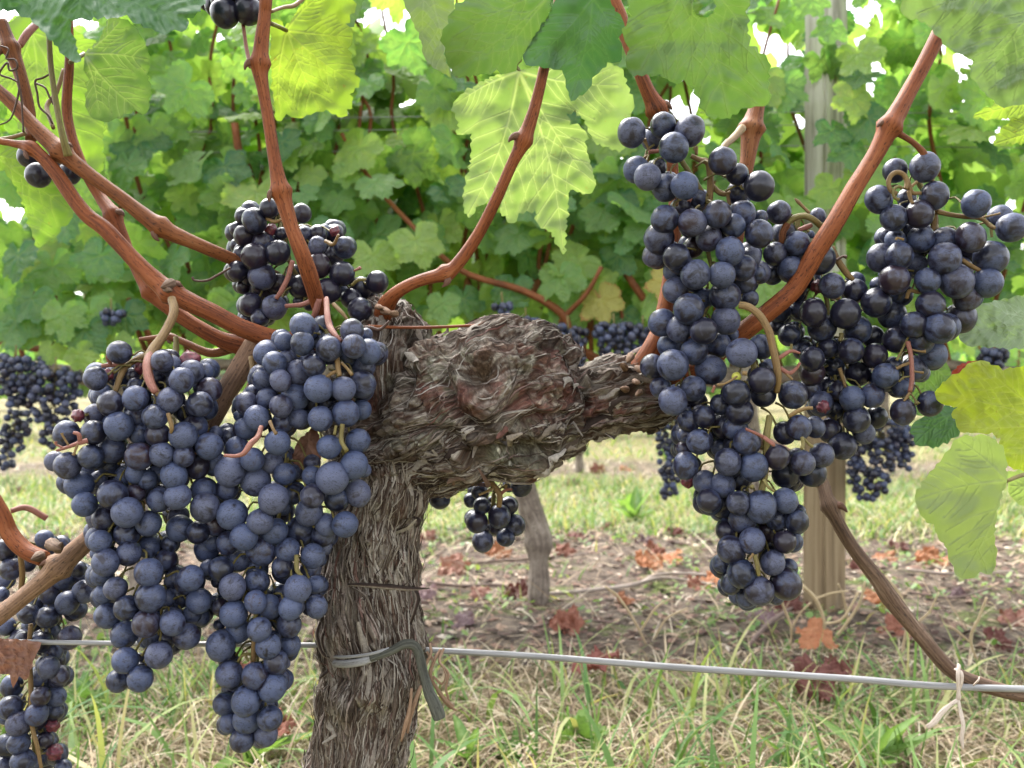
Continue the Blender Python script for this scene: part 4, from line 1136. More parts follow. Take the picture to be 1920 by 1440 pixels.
bunch('grape_bunch', L1, .505, 'wide heavy blue-black bunch left of the trunk, hung from a forked pink stalk', .62,
      [([(322, 560, 15, .535), (326, 585, 17, .528), (308, 625, 17, .518), (283, 662, 19, .507), (276, 690, 17, .498), (281, 715, 17, .492), (296, 738, 12, .488), (302, 744, 7, .488)], 'tan_stem'),
       ([(283, 662, 15, .507), (276, 684, 17, .497), (281, 714, 18, .4905), (292, 736, 12, .486)], 'pink_stem'),
       ([(282, 664, 14, .508), (262, 672, 13, .512), (240, 684, 12, .510), (226, 705, 12, .505), (216, 735, 10, .502)], 'tan_stem'),
       ([(240, 682, 11, .511), (215, 684, 9, .509), (190, 686, 8, .506)], 'pink_stem'), ([(208, 684, 7, .508), (202, 670, 8, .506), (206, 660, 6, .505)], 'pink_stem'),
       ([(330, 632, 9, .56), (330, 660, 12, .556), (326, 700, 11, .55)], 'green_stem'),
       ([(164, 826, 10, .478), (150, 830, 9, .476), (128, 838, 7, .474), (106, 845, 5, .474)], 'pink_stem'), ([(150, 828, 8, .476), (148, 815, 8, .475), (138, 811, 6, .475)], 'pink_stem'),
       ([(130, 837, 4, .474), (118, 818, 4, .473), (116, 812, 6, .473)], 'tan_stem'), ([(120, 840, 4, .474), (106, 834, 4, .473), (104, 828, 6, .473)], 'pink_stem'), ([(146, 832, 5, .475), (140, 848, 5, .474), (138, 853, 7, .474)], 'tan_stem'),
       ([(315, 775, 8, .482), (322, 800, 8, .481), (320, 812, 5, .482)], 'tan_stem')], seed=1)
bunch('grape_bunch', L2, .512, 'long pale-bloomed bunch hanging directly in front of the trunk', .66,
      [([(612, 560, 10, .53), (614, 590, 12, .515), (618, 612, 13, .508), (628, 628, 11, .500), (640, 640, 8, .497)], 'pink_stem'),
       ([(632, 672, 10, .497), (634, 690, 10, .494), (637, 705, 8, .492)], 'tan_stem'), ([(640, 680, 6, .496), (652, 692, 6, .494), (660, 703, 7, .492)], 'tan_stem'), ([(632, 696, 7, .494), (622, 700, 7, .493), (612, 707, 6, .493)], 'tan_stem'),
       ([(490, 800, 9, .485), (484, 818, 10, .480), (470, 832, 12, .475), (457, 850, 10, .472), (440, 855, 7, .472), (421, 854, 6, .474)], 'pink_stem'), ([(506, 790, 7, .485), (512, 804, 6, .482), (518, 814, 7, .481)], 'tan_stem'),
       ([(642, 795, 9, .492), (640, 825, 9, .490), (650, 845, 8, .484)], 'green_stem'), ([(630, 798, 5, .49), (627, 815, 6, .489)], 'green_stem'),
       ([(478, 1200, 12, .503), (476, 1220, 11, .503), (474, 1242, 9, .503)], 'tan_stem'), ([(474, 1226, 6, .503), (456, 1228, 6, .5), (446, 1240, 5, .5)], 'green_stem'), ([(460, 1228, 5, .5), (466, 1240, 4, .5)], 'green_stem'),
       ([(480, 1150, 9, .5), (477, 1165, 8, .5)], 'green_stem'), ([(556, 1040, 8, .5), (557, 1068, 9, .498), (566, 1080, 6, .497)], 'green_stem')], seed=2)
bunch('grape_bunch', L0, .592, 'bunch cut by the left edge behind the bent old cane', .56,
      [([(38, 1040, 9, .57), (42, 1075, 11, .575), (40, 1105, 10, .58)], 'tan_stem'), ([(58, 1170, 8, .578), (55, 1215, 9, .578), (58, 1290, 9, .576), (60, 1360, 8, .575), (70, 1400, 8, .574), (78, 1445, 6, .574)], 'tan_stem')], seed=3, fill=1.2)
bunch('grape_bunch', MT, .588, 'glossy near-black bunch above the trunk, crossed by the upright red cane', .34,
      [([(548, 490, 10, .575), (540, 520, 10, .57), (528, 545, 10, .568), (518, 560, 8, .568)], 'pink_stem'), ([(598, 555, 12, .555), (570, 570, 9, .557), (535, 574, 8, .558)], 'pink_stem'), ([(625, 570, 8, .55), (640, 585, 8, .545), (652, 600, 5, .543)], 'tan_stem'),
       ([(598, 560, 12, .552), (592, 585, 12, .555), (584, 600, 10, .562)], 'pink_stem'), ([(610, 452, 7, .57), (625, 458, 7, .565), (635, 440, 5, .56)], 'tan_stem'), ([(500, 410, 7, .575), (515, 416, 7, .572), (528, 412, 6, .572)], 'tan_stem'),
       ([(664, 508, 4, .555), (676, 502, 7, .553)], 'pink_stem'), ([(660, 535, 6, .56), (672, 525, 7, .556), (686, 524, 5, .555)], 'green_stem')], seed=4, fill=.9, bulge=.014)
bunch('grape_bunch', R1, .528, 'tall bunch at right whose loose top berries stand against the sky', .56,
      [([(1392, 240, 16, .575), (1376, 258, 14, .565), (1358, 274, 13, .55), (1345, 300, 12, .54), (1330, 302, 11, .532)], 'tan_stem'),
       ([(1296, 292, 9, .532), (1312, 300, 10, .532), (1328, 306, 13, .532), (1332, 340, 13, .534), (1330, 378, 12, .536), (1322, 400, 10, .536)], 'tan_stem'),
       ([(1336, 348, 9, .536), (1350, 362, 10, .536), (1366, 362, 9, .535), (1392, 348, 7, .532)], 'tan_stem'), ([(1364, 362, 7, .535), (1368, 385, 7, .534)], 'tan_stem'),
       ([(1216, 285, 9, .53), (1228, 284, 8, .53), (1240, 282, 7, .528)], 'pink_stem'), ([(1220, 286, 5, .53), (1208, 266, 4, .529), (1203, 262, 4, .528)], 'tan_stem'), ([(1232, 282, 4, .53), (1240, 266, 4, .529), (1244, 254, 7, .528)], 'tan_stem'),
       ([(1218, 284, 4, .53), (1212, 268, 4, .529), (1209, 260, 6, .528)], 'tan_stem'), ([(1216, 290, 4, .53), (1200, 300, 4, .528), (1190, 303, 7, .527)], 'tan_stem'), ([(1217, 290, 4, .53), (1210, 305, 4, .526), (1204, 312, 4, .524)], 'green_stem'),
       ([(1306, 290, 6, .53), (1306, 275, 7, .53)], 'tan_stem'), ([(1268, 386, 7, .525), (1272, 372, 5, .526)], 'tan_stem'), ([(1292, 378, 8, .53), (1296, 368, 7, .53)], 'pink_stem')], seed=5, fill=1.1)
bunch('grape_bunch', R2, .520, 'lowest right bunch ending in a blunt tip over the square post', .50,
      [([(1386, 572, 14, .508), (1404, 576, 15, .506), (1425, 592, 15, .504), (1440, 618, 15, .503), (1447, 645, 14, .503), (1455, 680, 15, .503), (1459, 710, 13, .504), (1456, 735, 11, .508)], 'tan_stem'),
       ([(1460, 672, 8, .503), (1472, 664, 8, .502), (1484, 658, 7, .502), (1500, 662, 4, .503)], 'pink_stem'), ([(1484, 660, 5, .502), (1484, 645, 5, .502)], 'green_stem'), ([(1462, 690, 8, .503), (1480, 700, 8, .503), (1494, 690, 6, .502), (1500, 680, 5, .501)], 'pink_stem'), ([(1474, 700, 6, .503), (1486, 712, 5, .502)], 'tan_stem'),
       ([(1443, 780, 12, .505), (1438, 815, 14, .502), (1436, 850, 13, .503), (1434, 890, 13, .503), (1426, 930, 13, .503)], 'green_stem'), ([(1436, 822, 8, .492), (1416, 812, 6, .49), (1398, 804, 5, .49)], 'pink_stem'), ([(1432, 820, 8, .491), (1448, 832, 8, .489), (1452, 836, 5, .489)], 'pink_stem'),
       ([(1480, 780, 7, .489), (1494, 772, 8, .487), (1510, 766, 7, .485), (1524, 765, 7, .484)], 'tan_stem'), ([(1504, 820, 7, .487), (1506, 832, 7, .485), (1503, 842, 7, .483)], 'green_stem'), ([(1507, 822, 5, .487), (1516, 832, 5, .487), (1524, 838, 7, .487)], 'green_stem'),
       ([(1412, 910, 6, .49), (1408, 915, 8, .489)], 'green_stem'), ([(1432, 900, 8, .491), (1440, 912, 6, .489), (1452, 921, 5, .488)], 'green_stem'), ([(1415, 1040, 9, .497), (1420, 1060, 9, .496), (1423, 1080, 7, .496)], 'green_stem'), ([(1412, 1038, 5, .495), (1404, 1050, 4, .494)], 'tan_stem'),
       ([(1382, 706, 4, .492), (1362, 718, 4, .491), (1345, 722, 6, .491)], 'tan_stem'), ([(1340, 724, 5, .492), (1336, 735, 6, .494)], 'pink_stem'), ([(1392, 700, 8, .490), (1400, 700, 9, .490)], 'tan_stem')], seed=6, fill=1.2)
bunch('grape_bunch', R3, .566, 'dark bunch in the shade between the two tall right bunches, behind the thick cane', .44,
      [([(1472, 425, 12, .553), (1484, 412, 12, .552), (1504, 405, 12, .55), (1522, 410, 12, .548), (1540, 424, 12, .55)], 'green_stem'), ([(1476, 420, 14, .552), (1468, 436, 13, .552), (1466, 458, 12, .553)], 'cane'), ([(1518, 400, 6, .555), (1506, 388, 6, .556), (1496, 378, 7, .556), (1490, 372, 2, .556)], 'tan_stem'),
       ([(1497, 432, 9, .555), (1512, 426, 10, .553), (1522, 422, 9, .553)], 'pink_stem'), ([(1560, 462, 9, .556), (1572, 490, 12, .556), (1590, 515, 12, .556), (1600, 525, 8, .556)], 'tan_stem'), ([(1568, 488, 5, .55), (1580, 481, 5, .549), (1588, 482, 8, .548)], 'tendril'),
       ([(1578, 625, 8, .552), (1576, 640, 8, .551)], 'green_stem'), ([(1575, 560, 7, .551), (1560, 558, 6, .551)], 'tan_stem'), ([(1574, 690, 8, .556), (1582, 715, 7, .556), (1586, 728, 5, .556)], 'tan_stem')], seed=7, fill=1.2)
ring = [(1683 + 17 * math.cos(a), 343 - 20 * math.sin(a), 9, .536) for a in np.linspace(-.6, 4.6, 12)]
ring2 = [(1685 + 10 * math.cos(a), 362 - 12 * math.sin(a), 6, .534) for a in np.linspace(.8, 4.8, 9)]
bunch('grape_bunch', R4, .556, 'rightmost bunch with a curled tan stalk loop among its top berries', .52,
      [([(1732, 304, 10, .54), (1745, 330, 11, .545), (1750, 370, 12, .55), (1752, 410, 12, .553), (1748, 440, 11, .555)], 'tan_stem'), ([(r_[0], r_[1], r_[2], r_[3]) for r_ in ring], 'tan_stem'), ([(r_[0], r_[1], r_[2], r_[3]) for r_ in ring2], 'green_stem'),
       ([(1702, 340, 9, .537), (1706, 355, 10, .538), (1712, 362, 8, .538), (1728, 362, 6, .536)], 'tan_stem'), ([(1704, 358, 9, .538), (1708, 375, 7, .537), (1712, 382, 6, .536)], 'tan_stem'), ([(1706, 352, 7, .538), (1720, 340, 5, .537)], 'tan_stem'),
       ([(1756, 396, 11, .55), (1780, 402, 9, .55), (1806, 406, 9, .549), (1840, 410, 8, .547), (1856, 424, 7, .545), (1866, 428, 6, .543)], 'tan_stem'), ([(1840, 408, 4, .547), (1868, 402, 4, .545), (1876, 400, 5, .544)], 'tan_stem'), ([(1858, 426, 6, .545), (1860, 445, 5, .545)], 'green_stem'),
       ([(1702, 640, 9, .541), (1708, 670, 9, .54), (1710, 710, 9, .538), (1706, 735, 8, .537)], 'pink_stem'), ([(1704, 630, 4, .542), (1692, 655, 4, .542), (1681, 676, 6, .541)], 'green_stem'), ([(1708, 680, 6, .54), (1690, 686, 6, .539), (1680, 692, 5, .538)], 'tan_stem'), ([(1712, 696, 4, .538), (1724, 698, 4, .537), (1731, 699, 6, .537)], 'tan_stem'),
       ([(1710, 656, 4, .54), (1726, 659, 4, .539), (1736, 659, 7, .538)], 'tan_stem'), ([(1706, 736, 6, .537), (1698, 748, 6, .536), (1694, 752, 4, .536)], 'tan_stem'), ([(1708, 738, 4, .537), (1716, 750, 4, .536), (1720, 758, 12, .535)], 'green_stem'), ([(1706, 706, 3, .538), (1694, 708, 4, .538), (1685, 716, 4, .538)], 'green_stem'),
       ([(1700, 560, 8, .545), (1706, 545, 8, .544), (1722, 548, 7, .543), (1730, 546, 6, .542)], 'tan_stem'), ([(1803, 487, 9, .542), (1820, 498, 9, .543), (1838, 508, 8, .544)], 'tan_stem'), ([(1694, 449, 5, .535), (1682, 446, 4, .534), (1680, 450, 5, .534)], 'tan_stem')], seed=8, fill=1.2)
bunch('grape_bunch', C1, .605, 'small loose bunch dangling under the knotted head', .36,
      [([(878, 862, 11, .60), (896, 875, 11, .592), (912, 895, 11, .588), (930, 915, 11, .586), (937, 930, 11, .586), (935, 950, 10, .588)], 'tan_stem'), ([(926, 914, 5, .586), (912, 922, 5, .583), (898, 928, 5, .58)], 'tan_stem'), ([(938, 926, 7, .586), (950, 918, 6, .584), (960, 918, 4, .583)], 'pink_stem'), ([(948, 918, 5, .585), (949, 908, 6, .584)], 'tan_stem'), ([(899, 893, 5, .6), (899, 906, 5, .6)], 'green_stem')], seed=9, fill=.15, bulge=.012)
bunch('grape_bunch', C0, .625, 'three dark berries peeping from behind the trunk under the head', .30, [], seed=10, fill=0, bulge=.008)
bunch('grape_bunch', T0, .565, 'dark bunch cut by the top edge beside the upright cane', .20, [], seed=11, fill=.2, bulge=.012)
bunch('grape_bunch', S0, .585, 'few dark berries behind the crossing canes at upper left', .15, [], seed=12, fill=0, bulge=.01)
# ------------------------------------------------------------------ large leaves of the front vine, each with its own outline
def serrate(poly, amp, step, rs, sharp=True):
    P = np.array(poly, float); n = len(P)
    area = 0.5 * np.sum(P[:, 0] * np.roll(P[:, 1], -1) - np.roll(P[:, 0], -1) * P[:, 1])
    out = []
    for i in range(n):
        a, b = P[i], P[(i + 1) % n]
        L = np.hypot(*(b - a)); k = max(1, int(round(L / (step * rs.uniform(.8, 1.25)))))
        nrm = np.array([(b - a)[1], -(b - a)[0]]) / max(L, 1e-6) * (1 if area > 0 else -1)
        cuts = np.sort(np.concatenate([[0], (np.arange(1, k) + rs.uniform(-.32, .32, max(k - 1, 0))) / k, [1]]))
        for j in range(k):
            t0, t1 = cuts[j], cuts[j + 1]
            h = amp * rs.uniform(.25, 1.5) * min(1, L * (t1 - t0) / step)
            out.append(a + (b - a) * t0 - nrm * h * rs.uniform(.1, .5))
            pk = rs.uniform(.35, .75)
            out.append(a + (b - a) * (t0 + (t1 - t0) * (pk - .18)) + nrm * h * .62)
            out.append(a + (b - a) * (t0 + (t1 - t0) * pk) + nrm * h)
    return np.array(out)

def hero_leaf(poly, org, tips, Y, mat, label=None, tilt=(0, 0), fold=0.0, wave=.006, teeth=(4.2, 19), sp=5.0, seed=0, parent=None, puff=.0012, curl=0.0, sec=5, foldline=None, w0=2.7, name='leaf', petiole=None, crumple=0.0, hole=None):
    """poly, org, tips in px; tilt: metres of depth per 100 px in x and y"""
    rs = np.random.RandomState(seed + 300)
    full = []
    for i, a in enumerate(poly):                       # a leaf cut by the frame goes on to its own rounded rim beyond it
        b = poly[(i + 1) % len(poly)]; full.append(a)
        ln = math.hypot(b[0] - a[0], b[1] - a[1])
        for out_, dx_, dy_ in ((a[1] <= -12 and b[1] <= -12, 0, -1), (a[0] <= -30 and b[0] <= -30, -1, 0), (a[0] >= 1980 and b[0] >= 1980, 1, 0)):
            if out_ and ln > 30:
                for tt, k in ((.12, .22), (.32, .40), (.5, .46), (.68, .40), (.88, .22)):
                    full.append((a[0] + (b[0] - a[0]) * tt + dx_ * ln * k, a[1] + (b[1] - a[1]) * tt + dy_ * ln * k))
                break
    poly = full
    out = serrate(poly, teeth[0], teeth[1], rs)
    S = vein_net(org, tips, rs, sec, w0=w0)
    v, f, de = tri_fill(out, sp, rs, S)
    d, ve = seg_dist(v, S)
    if hole:
        cen = np.array([v[q].mean(0) for q in f])
        keep = np.hypot(cen[:, 0] - hole[0], cen[:, 1] - hole[1]) > hole[2]
        f = [q for q, k in zip(f, keep) if k]
    c = np.array(poly, float).mean(0)
    dx, dy = (v[:, 0] - c[0]) / 100, (v[:, 1] - c[1]) / 100
    z = Y + tilt[0] * dx + tilt[1] * dy
    p3 = np.stack([v[:, 0] * .011 + seed * 3.1, v[:, 1] * .011, np.zeros(len(v))], 1)
    z = z + wave * pnoise(p3) + wave * .45 * pnoise(p3 * 2.6 + 7)
    z = z - puff * np.clip(d / 14, 0, 1) - .0006 * ve + puff * .4 * pnoise(p3 * 7 + 3)
    if crumple: z = z + crumple * (np.abs(pnoise(p3 * 3.3 + 1)) + .6 * np.abs(pnoise(p3 * 7 + 9)))
    z = z + curl * np.clip(1 - de / 45, 0, 1) ** 2
    if fold:
        o = np.array(org, float); tp = np.array(tips[0] if foldline is None else foldline, float)
        a = (tp - o) / np.linalg.norm(tp - o); q = v - o
        z = z + fold * np.abs(q[:, 0] * a[1] - q[:, 1] * a[0]) / 100
    Pw = np.array([at(x, y, zz) for (x, y), zz in zip(v, z)])
    # faces turned so that the upper side looks away from the camera when needed: normals as they come
    par = VINE if parent is None else parent
    o = link(name, mesh_np(name, Pw, f, {'vein': ve, 'edge': 1 - np.clip(de / 40, 0, 1), 'cell': np.clip(d / 9, 0, 1)}, True, mat), par)
    if label: o['label'] = label
    if petiole:
        m_ = MB(); tube(m_, pxp(petiole), sides=7); m_.build('petiole', M['green_stem'], o, loc=(0, 0, 0))
    return o

HL = lambda n, stops, vein, **k: mat_leaf(n, stops, vein, rnd=False, **k)
mL_dark = HL('dark_green_leaf', [(0.2, (0.030, 0.085, 0.035)), (0.8, (0.055, 0.125, 0.045))], (0.075, 0.15, 0.06), tfac=.18, palefac=0, rough=.48, spec=.4, veinfac=.5)
mL_mid = HL('mid_green_leaf', [(0.2, (0.052, 0.105, 0.030)), (0.8, (0.080, 0.140, 0.040))], (0.12, 0.17, 0.07), tfac=.24, palefac=0, veinfac=.5)
mL_vein = HL('veined_leaf', [(0.2, (0.056, 0.112, 0.030)), (0.8, (0.088, 0.150, 0.040))], (0.20, 0.25, 0.12), tfac=.28, palefac=0, veinfac=.8)
mL_lime = HL('lime_leaf', [(0.2, (0.080, 0.140, 0.026)), (0.8, (0.115, 0.170, 0.034))], (0.17, 0.22, 0.07), tfac=.50, palefac=0, dirt=.3, veinfac=.6)
mL_yell = HL('yellow_green_leaf', [(0.2, (0.095, 0.160, 0.030)), (0.8, (0.130, 0.185, 0.040))], (0.19, 0.24, 0.07), tfac=.54, palefac=0, dirt=.4, veinfac=.6, trans=(1.7, 1.7, .6))
mL_red = HL('red_edged_leaf', [(0.2, (0.200, 0.280, 0.030)), (0.8, (0.270, 0.320, 0.042))], (0.33, 0.37, 0.12), tfac=.55, palefac=0, dirt=.6, trans=(1.9, 1.95, .7))
mL_pale = HL('pale_leaf', [(0.2, (0.170, 0.225, 0.085)), (0.8, (0.205, 0.255, 0.100))], (0.25, 0.30, 0.14), tfac=.42, palefac=0, veinfac=.5)
mL_back = HL('leaf_underside', [(0.2, (0.098, 0.155, 0.056)), (0.8, (0.150, 0.205, 0.092))], (0.28, 0.33, 0.18), tfac=.36, palefac=0, dirt=.35, veinfac=.95, trans=(1.6, 1.7, .75))
mL_grey = HL('greyish_leaf', [(0.2, (0.085, 0.135, 0.060)), (0.8, (0.130, 0.185, 0.090))], (0.16, 0.21, 0.12), tfac=.28, palefac=0, rough=.42, spec=.5)
mL_olive = HL('olive_leaf', [(0.2, (0.075, 0.115, 0.036)), (0.8, (0.110, 0.150, 0.050))], (0.15, 0.19, 0.09), tfac=.26, palefac=0, veinfac=.5)
mL_dead = mat_leaf('dead_leaf', [(0.2, (0.13, 0.060, 0.042)), (0.8, (0.24, 0.125, 0.090))], (0.24, 0.14, 0.10), trans=(1.3, 1.0, .8), tfac=.15, palefac=0, rnd=False, rough=.75)

hero_leaf([(-40, -40), (395, -40), (378, 12), (372, 24), (352, 34), (350, 56), (328, 58), (300, 62), (284, 54), (262, 46), (238, 28), (212, 34), (196, 32), (176, 34), (152, 36), (128, 34), (134, 60), (142, 84), (152, 116), (130, 112), (108, 88), (84, 62), (56, 34), (28, 20), (-40, 14)],
          (150, -40), [(360, 40), (150, 108), (250, 40), (20, 12)], .50, mL_dark, 'dark blistered green leaf along the top left edge', (0, -.012), wave=.008, puff=.0042, teeth=(4, 22), seed=1, sec=6, w0=3, sp=5)
hero_leaf([(160, 98), (172, 92), (186, 76), (206, 32), (226, 34), (246, 44), (262, 62), (274, 88), (282, 112), (276, 140), (283, 168), (280, 186), (275, 213), (252, 206), (234, 214), (218, 222), (198, 230), (168, 218), (160, 186), (166, 150), (158, 118)],
          (158, 101), [(262, 205), (278, 112), (225, 40), (185, 215)], .58, mL_vein, 'mid green leaf with clear pale veins, seen from below at upper left', (.006, .004), wave=.006, seed=2, fold=-.006, petiole=[(158, 101, 8, .582), (146, 108, 8, .575), (130, 118, 8, .57)])
hero_leaf([(8, 50), (60, 14), (116, 40), (160, 70), (200, 96), (196, 190), (196, 230), (192, 262), (194, 318), (170, 332), (130, 326), (88, 300), (40, 246), (6, 190), (-30, 140)],
          (60, 60), [(60, 270), (160, 300), (185, 110), (10, 170)], .66, mL_lime, 'bright lime leaf behind the upper left canes', (0, .004), wave=.007, seed=3)
hero_leaf([(-30, 262), (26, 272), (50, 284), (86, 312), (120, 356), (137, 390), (133, 414), (114, 426), (110, 440), (84, 456), (72, 466), (58, 432), (46, 388), (32, 352), (8, 322), (-30, 300)],
          (-20, 285), [(72, 460), (130, 392), (60, 300)], .63, mL_lime, 'long lime leaf hanging below the crossing canes at left', (0, .01), wave=.007, seed=4)
hero_leaf([(508, 48), (520, 34), (532, 52), (544, 42), (556, 22), (580, -12), (650, -30), (668, 14), (648, 44), (662, 66), (654, 92), (660, 118), (674, 158), (656, 176), (662, 192), (641, 221), (612, 206), (592, 210), (560, 222), (538, 216), (518, 226), (514, 190), (508, 120)],
          (537, 57), [(600, 205), (660, 70), (525, 215), (600, -10), (655, 150)], .60, mL_yell, 'glowing yellow-green leaf right of the upright cane', (0, .006), wave=.007, seed=5, teeth=(4.5, 17), petiole=[(537, 57, 8, .6), (522, 50, 8, .585), (508, 44, 8, .55)])
hero_leaf([(560, -30), (690, -30), (676, 20), (660, 52), (632, 44), (600, 34), (575, 40), (566, 10)], (640, -40), [(585, 35), (650, 45)], .63, mL_mid, 'mid green leaf at the top edge above the glowing one', seed=21)
hero_leaf([(744, -30), (850, -30), (852, 20), (842, 50), (834, 66), (832, 100), (846, 146), (826, 134), (806, 120), (797, 112), (792, 86), (785, 62), (768, 30)], (800, -40), [(842, 140), (795, 105)], .53, mL_olive, 'narrow folded olive leaf hanging from the top edge', (.03, 0), wave=.008, seed=6, teeth=(2, 18))
hero_leaf([(852, 14), (900, -20), (1036, -30), (1030, 24), (1016, 50), (998, 78), (982, 100), (972, 122), (952, 138), (932, 132), (912, 138), (886, 142), (856, 144), (838, 118), (834, 90), (828, 66), (840, 44)],
          (1040, -20), [(850, 70), (930, 130), (850, 130)], .505, mL_mid, 'broad mid green leaf across the top centre', (.008, .014), wave=.006, seed=7, fold=.004)
hero_leaf([(1034, 14), (1060, -30), (1124, -30), (1154, 20), (1172, 44), (1160, 72), (1167, 96), (1162, 116), (1140, 118), (1112, 146), (1100, 172), (1070, 190), (1060, 148), (1054, 132), (1010, 124), (986, 122), (980, 106), (994, 80), (1022, 40)],
          (1112, -4), [(1070, 185), (1115, 120), (1000, 110), (1160, 70)], .515, mL_dark, 'dark pointed leaf beside the sweeping cane at top', (0, .012), wave=.006, seed=8, teeth=(3, 20))
hero_leaf([(974, 132), (952, 134), (926, 142), (893, 160), (860, 180), (848, 200), (860, 230), (857, 253), (884, 250), (884, 283), (880, 320), (870, 358), (869, 390), (880, 410), (893, 388), (916, 376), (936, 340), (944, 372), (936, 394), (960, 420), (973, 400), (1004, 393), (1008, 420), (1033, 436), (1057, 478), (1061, 434), (1067, 354), (1074, 356), (1100, 364), (1118, 346), (1112, 326), (1104, 296), (1096, 266), (1102, 254), (1090, 238), (1070, 234), (1062, 214), (1078, 206), (1096, 226), (1114, 266), (1140, 276), (1166, 284), (1176, 234), (1190, 196), (1174, 156), (1166, 128), (1136, 116), (1120, 134), (1074, 134), (1006, 126)],
          (973, 134), [(876, 405), (1056, 470), (855, 195), (1160, 160), (1105, 345)], .605, mL_back, 'large lobed pale green leaf seen from below in the middle, a cane in front', (.004, .010), wave=.010, seed=9, teeth=(4, 16), sp=5.0, puff=.0012, w0=3.4, sec=6, petiole=[(973, 134, 10, .605), (966, 122, 10, .59), (975, 112, 9, .575)])
hero_leaf([(1174, -30), (1412, -30), (1400, 22), (1402, 62), (1406, 84), (1424, 98), (1443, 116), (1440, 150), (1442, 194), (1416, 200), (1390, 204), (1364, 222), (1330, 220), (1318, 208), (1302, 166), (1282, 150), (1264, 156), (1238, 140), (1212, 140), (1186, 142), (1172, 112), (1180, 92), (1166, 62), (1182, 30)],
          (1300, -60), [(1365, 215), (1200, 135), (1435, 130), (1300, 160)], .485, mL_mid, 'big mid green leaf with a round hole, hanging over the right bunch', (.006, .012), wave=.008, seed=10, hole=(1320, 12, 21))
hero_leaf([(1690, -30), (1990, -60), (1990, 200), (1920, 196), (1876, 200), (1846, 174), (1818, 140), (1826, 112), (1780, 92), (1746, 52), (1734, 42), (1692, 28)],
          (1960, -30), [(1830, 150), (1720, 25), (1900, 190)], .43, mL_grey, 'blurred grey-green leaf filling the top right corner', (-.01, .01), wave=.008, seed=11, teeth=(3, 26))
hero_leaf([(1824, 220), (1840, 206), (1872, 196), (1896, 178), (1985, 150), (1985, 210), (1890, 222), (1862, 224)], (1985, 180), [(1826, 218), (1880, 200)], .59, mL_yell, 'small yellow-green leaf at the right edge', seed=12, teeth=(4, 16))
hero_leaf([(1862, 272), (1878, 240), (1920, 206), (1985, 200), (1985, 280), (1920, 268)], (1985, 240), [(1865, 270), (1900, 225)], .60, mL_yell, 'lower small yellow leaf at the right edge', seed=13, teeth=(4, 16))
hero_leaf([(1796, 628), (1810, 600), (1828, 574), (1860, 566), (1890, 560), (1985, 540), (1985, 668), (1920, 654), (1880, 652), (1838, 648), (1812, 648)], (1990, 610), [(1800, 630), (1850, 580), (1850, 640)], .585, mL_grey, 'grey-green wrinkled leaf beside the rightmost bunch', (0, -.02), wave=.006, seed=14, puff=.003, sec=7, teeth=(3, 20))
hero_leaf([(1752, 736), (1772, 714), (1798, 700), (1818, 680), (1846, 676), (1880, 694), (1900, 690), (1985, 676), (1985, 890), (1896, 878), (1880, 856), (1876, 822), (1860, 812), (1838, 812), (1800, 810), (1790, 786), (1783, 776), (1796, 764), (1764, 757)],
          (1985, 790), [(1756, 738), (1840, 680), (1790, 800), (1890, 870)], .52, mL_red, 'yellow-green leaf with red edge at the right border', (0, .008), wave=.008, seed=15, puff=.003, sec=6, teeth=(3, 18))
hero_leaf([(1784, 700), (1800, 684), (1822, 677), (1846, 679), (1838, 684), (1812, 690), (1796, 700), (1786, 706)], (1846, 682), [(1780, 690)], .5165, mat_leaf('red_leaf_edge', [(0.2, (0.22, 0.016, 0.018)), (0.8, (0.30, 0.03, 0.025))], (0.25, 0.05, .03), tfac=.3, palefac=0, rnd=False), 'red rolled rim of the yellow-green leaf', wave=.002, seed=16, teeth=(2, 10), name='leaf_rim')
hero_leaf([(1796, 820), (1824, 818), (1850, 816), (1872, 830), (1885, 850), (1886, 880), (1890, 898), (1880, 922), (1870, 958), (1864, 1000), (1868, 1050), (1860, 1076), (1838, 1074), (1814, 1086), (1794, 1080), (1776, 1030), (1756, 1000), (1750, 984), (1734, 974), (1720, 950), (1714, 930), (1736, 896), (1762, 866)],
          (1888, 902), [(1805, 1078), (1725, 935), (1800, 825), (1862, 1065)], .455, mL_pale, 'pale green leaf hanging low at the right', (.004, .006), wave=.006, puff=.0005, seed=17, sec=4, teeth=(3.2, 22), petiole=[(1888, 902, 7, .456), (1920, 890, 8, .47), (1975, 880, 8, .49)])
hero_leaf([(1886, 886), (1930, 880), (1985, 890), (1985, 950), (1920, 950), (1896, 934)], (1985, 915), [(1890, 910)], .60, mL_pale, 'pale leaf sliver at the right edge', seed=22)
hero_leaf([(1708, 800), (1730, 782), (1754, 770), (1766, 760), (1796, 764), (1800, 790), (1802, 808), (1784, 824), (1754, 838), (1716, 834)], (1800, 770), [(1715, 832), (1760, 835), (1725, 790)], .62, mL_dark, 'dark green leaf under the lowest berries of the rightmost bunch', seed=18)
hero_leaf([(1700, 690), (1730, 672), (1775, 680), (1790, 720), (1760, 760), (1730, 780), (1705, 770), (1690, 730)], (1740, 680), [(1730, 775), (1700, 730), (1785, 725)], .68, mL_mid, 'mid green leaf behind the dangling end of the rightmost bunch', seed=19)
dl = hero_leaf([(-40, 1196), (20, 1198), (60, 1202), (78, 1205), (62, 1240), (50, 1276), (36, 1268), (24, 1290), (18, 1264), (-40, 1262)], (-20, 1200), [(50, 1270), (20, 1285), (70, 1208)], .556, mL_dead, None, (.004, 0), wave=.006, seed=20, crumple=.006, teeth=(1.5, 20), name='dead_leaf')
mw = dl.matrix_world.copy(); dl.parent = None; dl.location = (0, 0, 0)
tag(dl, 'brown withered leaf draped over the wire at the left edge', 'dead leaf')
